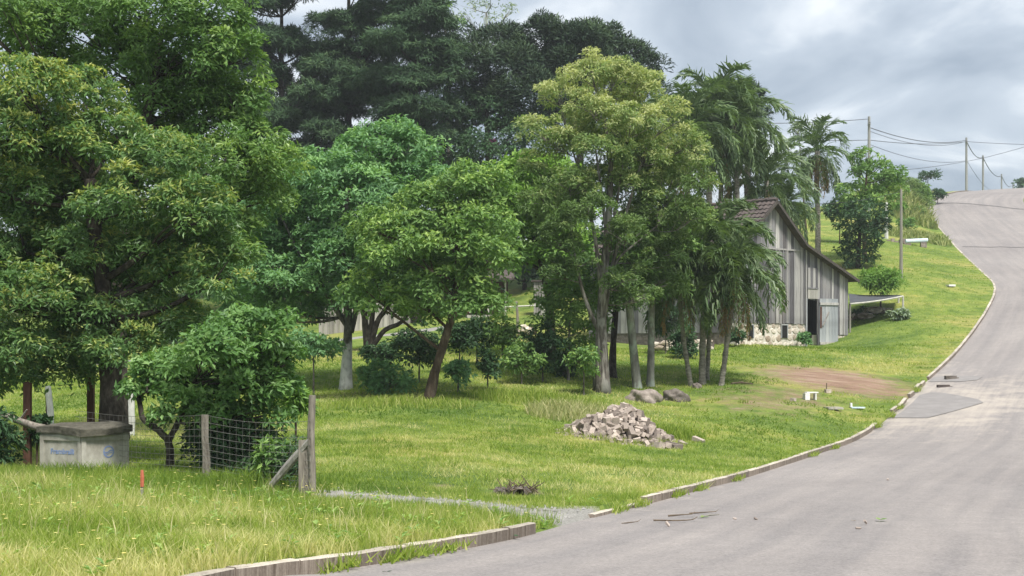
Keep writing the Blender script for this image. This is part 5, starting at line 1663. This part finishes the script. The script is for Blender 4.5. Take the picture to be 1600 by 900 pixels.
_, E_ = upole('nearer utility pole rising behind the slope tree', 1358, 182, 122, .13, M_conpole)
_, A_p = upole('tallest looking utility pole on the road crest', 1510, 215, 186, .16, M_conpole)
_, B_p = upole('second utility pole past the crest', 1536, 243, 230, .17, M_conpole)
_, C_p = upole('third utility pole, low over the crest line', 1565, 272, 300, .18, M_conpole)
_, D_p = upole('farthest utility pole, just a stub above the road', 1583, 286, 380, .2, M_conpole)
_, S_p = upole('slim bare wooden pole on the slope near the awning', 1408, 296, 82, .085, M_polewood, 'wooden_pole', False)
upole('whitewashed crooked gate post high on the slope', 1385, 316, 105, .12, M_whitepost, 'gate_post', False)


def cable(label, a, b, sag, r=.024, group='cables between the poles'):
    t = np.linspace(0, 1, 24)[:, None]
    p = a + (b - a) * t - UP * sag * 4 * t * (1 - t)
    o = thing('power_cable', a, label, 'cable', group)
    mb = MB(); mb.tube(p - a, r, 4, 0, False); mb.obj('strand', M_cable, o)
    q = p[12] - a
    return o


W0 = P(1060, 190, 100); W1 = P(1060, 214, 100)
cable('upper cable from the palms to the nearer utility pole', W0, E_ - UP * .2, 0.23)
cable('lower cable from the palms to the nearer utility pole', W1, E_ - UP * 1.95, 0.14)
cable('long level cable from nearer pole to crest pole', E_ - UP * 1.95, A_p - UP * .5, 0.32, 0.028)
cable('sagging upper cable from nearer pole to crest pole', E_ - UP * .9, A_p - UP * .3, 0.72, 0.036)
cable('second sagging cable just under the upper one', E_ - UP * 1.2, A_p - UP * .45, 0.85, 0.024)
cable('lowest drooping cable from nearer pole to crest pole', E_ - UP * 2.3, A_p - UP * 2.9, 0.72, 0.024)
cable('thick bundled cable from crest pole to second pole', A_p - UP * .4, B_p - UP * .2, 0.90, 0.056)
cable('thick bundled cable from second to third pole', B_p - UP * .3, C_p - UP * .3, 1.17, 0.064)
cable('thick bundled cable from third to farthest pole', C_p - UP * .3, D_p - UP * .3, 1.35, 0.064)
cable('thin low cable from crest pole to third pole', A_p - UP * 2.8, C_p - UP * 3.4, 1.62, 0.028)
cable('cable leaving the crest pole towards the picture edge', A_p - UP * .5, P(1700, 226, 190), 0.18, 0.028)
cable('rising cable from behind the bank to the second pole', P(1380, 268, 200), B_p - UP * .4, 0.27, 0.032)
cable('rising cable from second pole out of the picture', B_p - UP * .4, P(1680, 205, 190), 0.14, 0.028)
cable('thin wire from the lone palm to the slim wooden pole', P(1262, 318, 90), S_p - UP * .1, 0.23, 0.014)
cable('thin wire crossing the slope from barn to slim pole', P(1180, 312, 75), P(1275, 322, 91), 0.09, 0.011)

# ------------------------------------------------------------------ grass
def blades(name, label, xy, h, w, tint, mat, lean=.5, seg2=False):
    n = len(xy)
    z = H(xy[:, 0], xy[:, 1])
    b = np.c_[xy, z - .01]
    a = rng.random(n) * 2 * np.pi
    s = np.stack([np.cos(a), np.sin(a), 0 * a], -1)
    ln = rng.normal(size=(n, 2)) * lean
    hv = np.c_[ln * h[:, None], h]
    mid = b + hv * np.array([.35, .35, .6]); tip = b + hv
    if seg2:
        V = np.stack([b - s * w[:, None] * .5, b + s * w[:, None] * .5, mid + s * w[:, None] * .4, mid - s * w[:, None] * .4, tip], 1).reshape(-1, 3)
        k = np.arange(n)[:, None] * 5
        fs = [k + np.array([0, 1, 2, 3]), k + np.array([3, 2, 4])]; tv = np.concatenate([tint, tint])
    else:
        V = np.stack([b - s * w[:, None] * .5, b + s * w[:, None] * .5, tip], 1).reshape(-1, 3)
        fs = [np.arange(3 * n).reshape(-1, 3)]; tv = tint
    o = link(name, make_mesh(name, V, fs, mat, False, {'tint': ('FACE', np.clip(tv, 0, 1))}))
    tag(o, label, 'grass', kind='stuff')
    return o


def scatter(y0, y1, dens, xlim=(-.40, .40)):
    n = int((y1 - y0) * (xlim[1] - xlim[0]) * (y0 + y1) / 2 * dens)
    y = y0 + (y1 - y0) * rng.random(n)
    keep = rng.random(n) < y / y1
    y = y[keep]; x = (xlim[0] + (xlim[1] - xlim[0]) * rng.random(len(y))) * y
    t, _ = kerb_st(np.stack([x, y], -1))
    ok = t > .06
    x, y = x[ok], y[ok]
    d = dirt_mask(x, y) + (fbm(x * 1.2, y * 1.2, 21, 3) - .5) * 1.2
    gk = gravel_mask(x, y) + (rng.random(len(x)) - .5) * .5
    ok = (d < .45) & (gk < .55)
    return np.stack([x[ok], y[ok]], -1)


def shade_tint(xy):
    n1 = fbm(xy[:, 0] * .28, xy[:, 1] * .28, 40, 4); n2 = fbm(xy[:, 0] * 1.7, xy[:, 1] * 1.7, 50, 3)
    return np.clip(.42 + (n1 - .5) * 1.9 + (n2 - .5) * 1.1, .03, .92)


NEAR = []
xy = scatter(9.0, 16.5, 1900, (-.46, .1))
t_ = shade_tint(xy) + .14
hn = fbm(xy[:, 0] * .8, xy[:, 1] * .8, 61, 3)
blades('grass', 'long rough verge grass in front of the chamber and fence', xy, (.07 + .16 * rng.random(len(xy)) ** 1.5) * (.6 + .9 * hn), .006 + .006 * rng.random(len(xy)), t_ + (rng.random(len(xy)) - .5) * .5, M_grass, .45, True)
xy = scatter(16.5, 24.5, 1000, (-.42, .12))
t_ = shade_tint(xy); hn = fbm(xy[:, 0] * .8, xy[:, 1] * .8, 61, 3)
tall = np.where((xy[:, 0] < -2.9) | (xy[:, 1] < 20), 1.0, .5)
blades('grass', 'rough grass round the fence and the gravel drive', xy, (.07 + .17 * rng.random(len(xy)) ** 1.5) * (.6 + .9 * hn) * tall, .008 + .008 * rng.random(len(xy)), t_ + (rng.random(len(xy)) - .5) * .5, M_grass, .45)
xy = scatter(24.5, 38, 420, (-.40, .25))
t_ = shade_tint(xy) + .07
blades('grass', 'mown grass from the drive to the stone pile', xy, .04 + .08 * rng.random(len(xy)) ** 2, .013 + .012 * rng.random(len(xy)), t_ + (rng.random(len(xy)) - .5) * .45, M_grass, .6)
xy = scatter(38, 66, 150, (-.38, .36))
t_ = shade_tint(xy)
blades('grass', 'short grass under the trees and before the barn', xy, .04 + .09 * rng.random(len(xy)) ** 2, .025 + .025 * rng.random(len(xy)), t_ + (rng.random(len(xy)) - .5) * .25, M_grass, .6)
xy = scatter(66, 104, 44, (.1, .36))
t_ = shade_tint(xy)
blades('grass', 'short grass on the slope behind the barn', xy, .03 + .05 * rng.random(len(xy)), .03 + .03 * rng.random(len(xy)), t_ * .6 + .16 + (rng.random(len(xy)) - .5) * .15, M_grass, .6)
# seed stalks in the near verge
xy = scatter(11, 22, 22, (-.44, .05))
xy = xy[fbm(xy[:, 0] * .5, xy[:, 1] * .5, 77, 3) > .42]
blades('seed_stalks', 'pale seed stalks standing above the verge grass', xy, .18 + .18 * rng.random(len(xy)), .006 + .006 * rng.random(len(xy)), .45 + .5 * rng.random(len(xy)), M_weed, .28, True)
# broad-leaved weeds and small flowers in the verge
xy = scatter(10.5, 22, 5, (-.44, .06))
nn_ = len(xy); kq = 7
cc = np.repeat(np.c_[xy, H(xy[:, 0], xy[:, 1])], kq, 0); aa = rng.random(nn_ * kq) * 6.283
dd_ = norm(np.stack([np.cos(aa), np.sin(aa), .25 + .5 * rng.random(nn_ * kq)], -1))
V, Q = leaf_geo(cc + UP * (.03 + .10 * rng.random((nn_ * kq, 1))), dd_, np.repeat(UP[None], nn_ * kq, 0), .07 + .07 * rng.random(nn_ * kq), .03 + .02 * rng.random(nn_ * kq))
o = link('broadleaf_weeds', make_mesh('broadleaf_weeds', V, Q, L_mid, False, {'tint': ('FACE', np.clip(.45 + .5 * rng.random(nn_ * kq), 0, 1))})); tag(o, 'broad leaved weeds mixed into the verge grass', 'weeds', kind='stuff')
M_petal = plain_mat('petal_yellow', (.62, .50, .10), (.80, .74, .34), 6, .7, bump=0)
xy = scatter(10.5, 23, 3.2, (-.44, .06))
nn_ = len(xy); kq = 5
hh_ = np.repeat(.12 + .14 * rng.random(nn_), kq)
cc = np.repeat(np.c_[xy, H(xy[:, 0], xy[:, 1])], kq, 0); cc[:, 2] += hh_
aa = np.tile(np.arange(kq) * 6.283 / kq, nn_) + np.repeat(rng.random(nn_) * 6, kq)
V, Q = leaf_geo(cc, norm(np.stack([np.cos(aa), np.sin(aa), .35 + 0 * aa], -1)), np.repeat(UP[None], nn_ * kq, 0), .024, .018)
o = link('wildflowers', make_mesh('wildflowers', V, Q, M_petal)); tag(o, 'tiny yellow and cream flower heads in the verge grass', 'flowers', kind='stuff')
# taller tufts dotted over the mown lawn
xy0 = scatter(24, 48, .55, (-.36, .28)); xy0 = xy0[fbm(xy0[:, 0] * .3, xy0[:, 1] * .3, 90, 3) > .45]
xy = np.repeat(xy0, 26, 0) + rng.normal(size=(len(xy0) * 26, 2)) * .11
blades('lawn_tufts', 'darker taller grass tufts dotted over the lawn', xy, .07 + .15 * rng.random(len(xy)), .014 + .012 * rng.random(len(xy)), .12 + .35 * rng.random(len(xy)), M_grass, .5)


def patch(name, label, px, Y, rx, ry, n, h0, h1, w, mat, lean=.4, t0=.1, t1=.9):
    c_ = G(px, Y)
    r = rng.random(n) ** .6; a = rng.random(n) * 6.283
    xy_ = np.stack([c_[0] + np.cos(a) * r * rx, c_[1] + np.sin(a) * r * ry], -1)
    tk_, _ = kerb_st(xy_); kp_ = tk_ > .25; xy_ = xy_[kp_]; r = r[kp_]; n = len(xy_)
    return blades(name, label, xy_, h0 + (h1 - h0) * rng.random(n) * (1.1 - r * .6), w * (.6 + .8 * rng.random(n)), t0 + (t1 - t0) * rng.random(n), mat, lean, True)


patch('tall_weeds', 'straw coloured weeds on the mound behind the stone pile', 905, 40.2, 1.5, 1.6, 2200, .18, .55, .018, M_weed)
patch('tall_weeds', 'greener tall weeds beside the straw coloured mound', 835, 43, 2.0, 1.6, 1600, .15, .5, .02, M_grass, t0=.1, t1=.7)
patch('tall_weeds', 'grass tufts at the low end of the stone pile', 1050, 38.0, .9, .8, 900, .15, .45, .02, M_grass, t0=.1, t1=.6)
for dx, dy_, n_, lab in ((-1.25, -.3, 420, 'grass growing into the thin end of the stone pile'), (-.3, -1.05, 520, 'grass fringe along the near foot of the stone pile'), (.9, -.75, 420, 'grass fringe round the loose stone blocks')):
    patch('tall_weeds', lab, 800 + (pc[0] + dx) / (pc[1] + dy_) * F, pc[1] + dy_, .75, .3, n_, .06, .26, .016, M_grass, t0=.2, t1=.8)
frag = MB()
for q in range(260):
    a = rng.random() * 6.283; r_ = .75 + .55 * rng.random()
    p_ = np.array([math.cos(a) * r_ * 1.3, math.sin(a) * r_ * 1.1, 0]); z_ = float(H(pc[0] + p_[0], pc[1] + p_[1])[0]) - pc[2]
    e_ = .018 + .035 * rng.random(); M_ = rotz(rng.random() * 6)
    frag.box((-e_, -e_ * .8, -e_ * .3), (e_, e_ * .7, e_ * .9), (M_, p_ + UP * (z_ + max(0, float(mound(p_[0], p_[1]))))))
o = frag.obj('fragments', M_rubble, pile); o['kind'] = 'stuff'
patch('tall_weeds', 'weeds before the low bush on the lawn', 610, 40.5, 2.4, 1.0, 1100, .12, .35, .02, M_grass, t0=.2, t1=.8)
patch('tall_weeds', 'yellow tall grass covering the bank at the crest', 1425, 128, 5.5, 9, 5200, .4, 1.3, .12, M_weed, t0=0, t1=.55)
patch('tall_weeds', 'tall grass on the upper slope by the whitewashed post', 1425, 110, 4.5, 3.5, 2600, .2, .7, .09, M_weed, t0=0, t1=.5)
patch('tall_weeds', 'dry pale grass along the kerb at the crest', 1478, 152, 3.5, 6, 1600, .3, 1.0, .12, M_weed, t0=.2, t1=.8)
patch('tall_weeds', 'weed tuft growing over the kerb end at the drive', 845, 18.3, .35, .5, 420, .1, .28, .014, M_grass, t0=.1, t1=.5)
patch('tall_weeds', 'leafy tufts along the fence foot', 385, 22.6, 1.3, .35, 900, .12, .38, .016, M_grass, t0=.0, t1=.4)
patch('tall_weeds', 'rank green grass round the concrete chamber', 150, 24.4, 1.7, .5, 900, .1, .3, .014, M_grass, t0=.0, t1=.4)
# tufts growing out of the gutter
tufts = [(540, .14), (612, .16), (655, .12), (700, .1), (962, .14), (1000, .13), (1052, .14), (1085, .13), (1150, .12), (1265, .13), (1300, .12), (1368, .2), (1390, .22), (1404, .2), (1430, .25)]
for i, (px, h) in enumerate(tufts):
    s_ = s_at(px); kx = [np.interp(s_, KSV, K[:, c]) for c in range(3)]
    n = 90
    ki = int(s_ / KS); al = rng.normal(size=n) * .22; ac_ = np.abs(rng.normal(size=n)) * .07 + .01
    xy_ = np.stack([kx[0] + KT[ki, 0] * al + KR[ki, 0] * ac_, kx[1] + KT[ki, 1] * al + KR[ki, 1] * ac_], -1)
    t = thing('gutter_tuft', kx, 'grass tuft growing from a kerb joint in the gutter', 'weed', 'grass tufts along the kerb')
    hh_ = h * (.4 + .9 * rng.random(n)); a = rng.random(n) * 6.28; w = .012
    b = np.c_[xy_ - np.array(kx[:2]), np.zeros(n) + .02]
    sd_ = np.stack([np.cos(a), np.sin(a), 0 * a], -1); tip = b + np.c_[rng.normal(size=(n, 2)) * hh_[:, None] * .6, hh_]
    V = np.stack([b - sd_ * w, b + sd_ * w, tip], 1).reshape(-1, 3)
    o = link('blades', make_mesh('blades', V, np.arange(3 * n).reshape(-1, 3), M_grass, False, {'tint': ('FACE', .15 + .6 * rng.random(n))}), t); o['kind'] = 'stuff'
# gravel on the drive
n = 2600
tt_ = rng.random(n); ii = np.minimum((tt_ * (len(GRAV) - 1)).astype(int), len(GRAV) - 2); ff = tt_ * (len(GRAV) - 1) - ii
xy = GRAV[ii] * (1 - ff[:, None]) + GRAV[ii + 1] * ff[:, None] + rng.normal(size=(n, 2)) * np.array([.25, .33])
tk, _ = kerb_st(xy); xy = xy[tk > .2]; n = len(xy)
z = H(xy[:, 0], xy[:, 1]); r = .012 + .022 * rng.random(n) ** 2
off = np.array([[-1, -.6, -.3], [1, -.7, -.3], [.1, 1, -.3], [-.1, -.2, .9]])
J = 1 + (rng.random((n, 4, 3)) - .5) * .7
V = (np.c_[xy, z][:, None] + off[None] * J * r[:, None, None]).reshape(-1, 3)
k_ = np.arange(n)[:, None] * 4
o = link('gravel', make_mesh('gravel', V, [np.concatenate([k_ + np.array([0, 1, 3]), k_ + np.array([1, 2, 3]), k_ + np.array([2, 0, 3])])], M_gravel)); tag(o, 'pale gravel strip leading from the road into the plot', 'gravel', kind='stuff')


# ------------------------------------------------------------------ thin moist air
hm = bpy.data.materials.new('haze'); hm.use_nodes = True
hn_ = hm.node_tree.nodes; hn_.clear()
ho = hn_.new('ShaderNodeOutputMaterial'); hv = hn_.new('ShaderNodeVolumePrincipled')
hv.inputs['Color'].default_value = (.86, .91, .97, 1); hv.inputs['Density'].default_value = 0.00045; hv.inputs['Anisotropy'].default_value = 0.2
hm.node_tree.links.new(hv.outputs[0], ho.inputs['Volume'])
hz_ = MB().box((-2600, -2600, -4), (2600, 3100, 48)).obj('haze', hm)
tag(hz_, 'thin moist air over the whole place', kind='stuff')
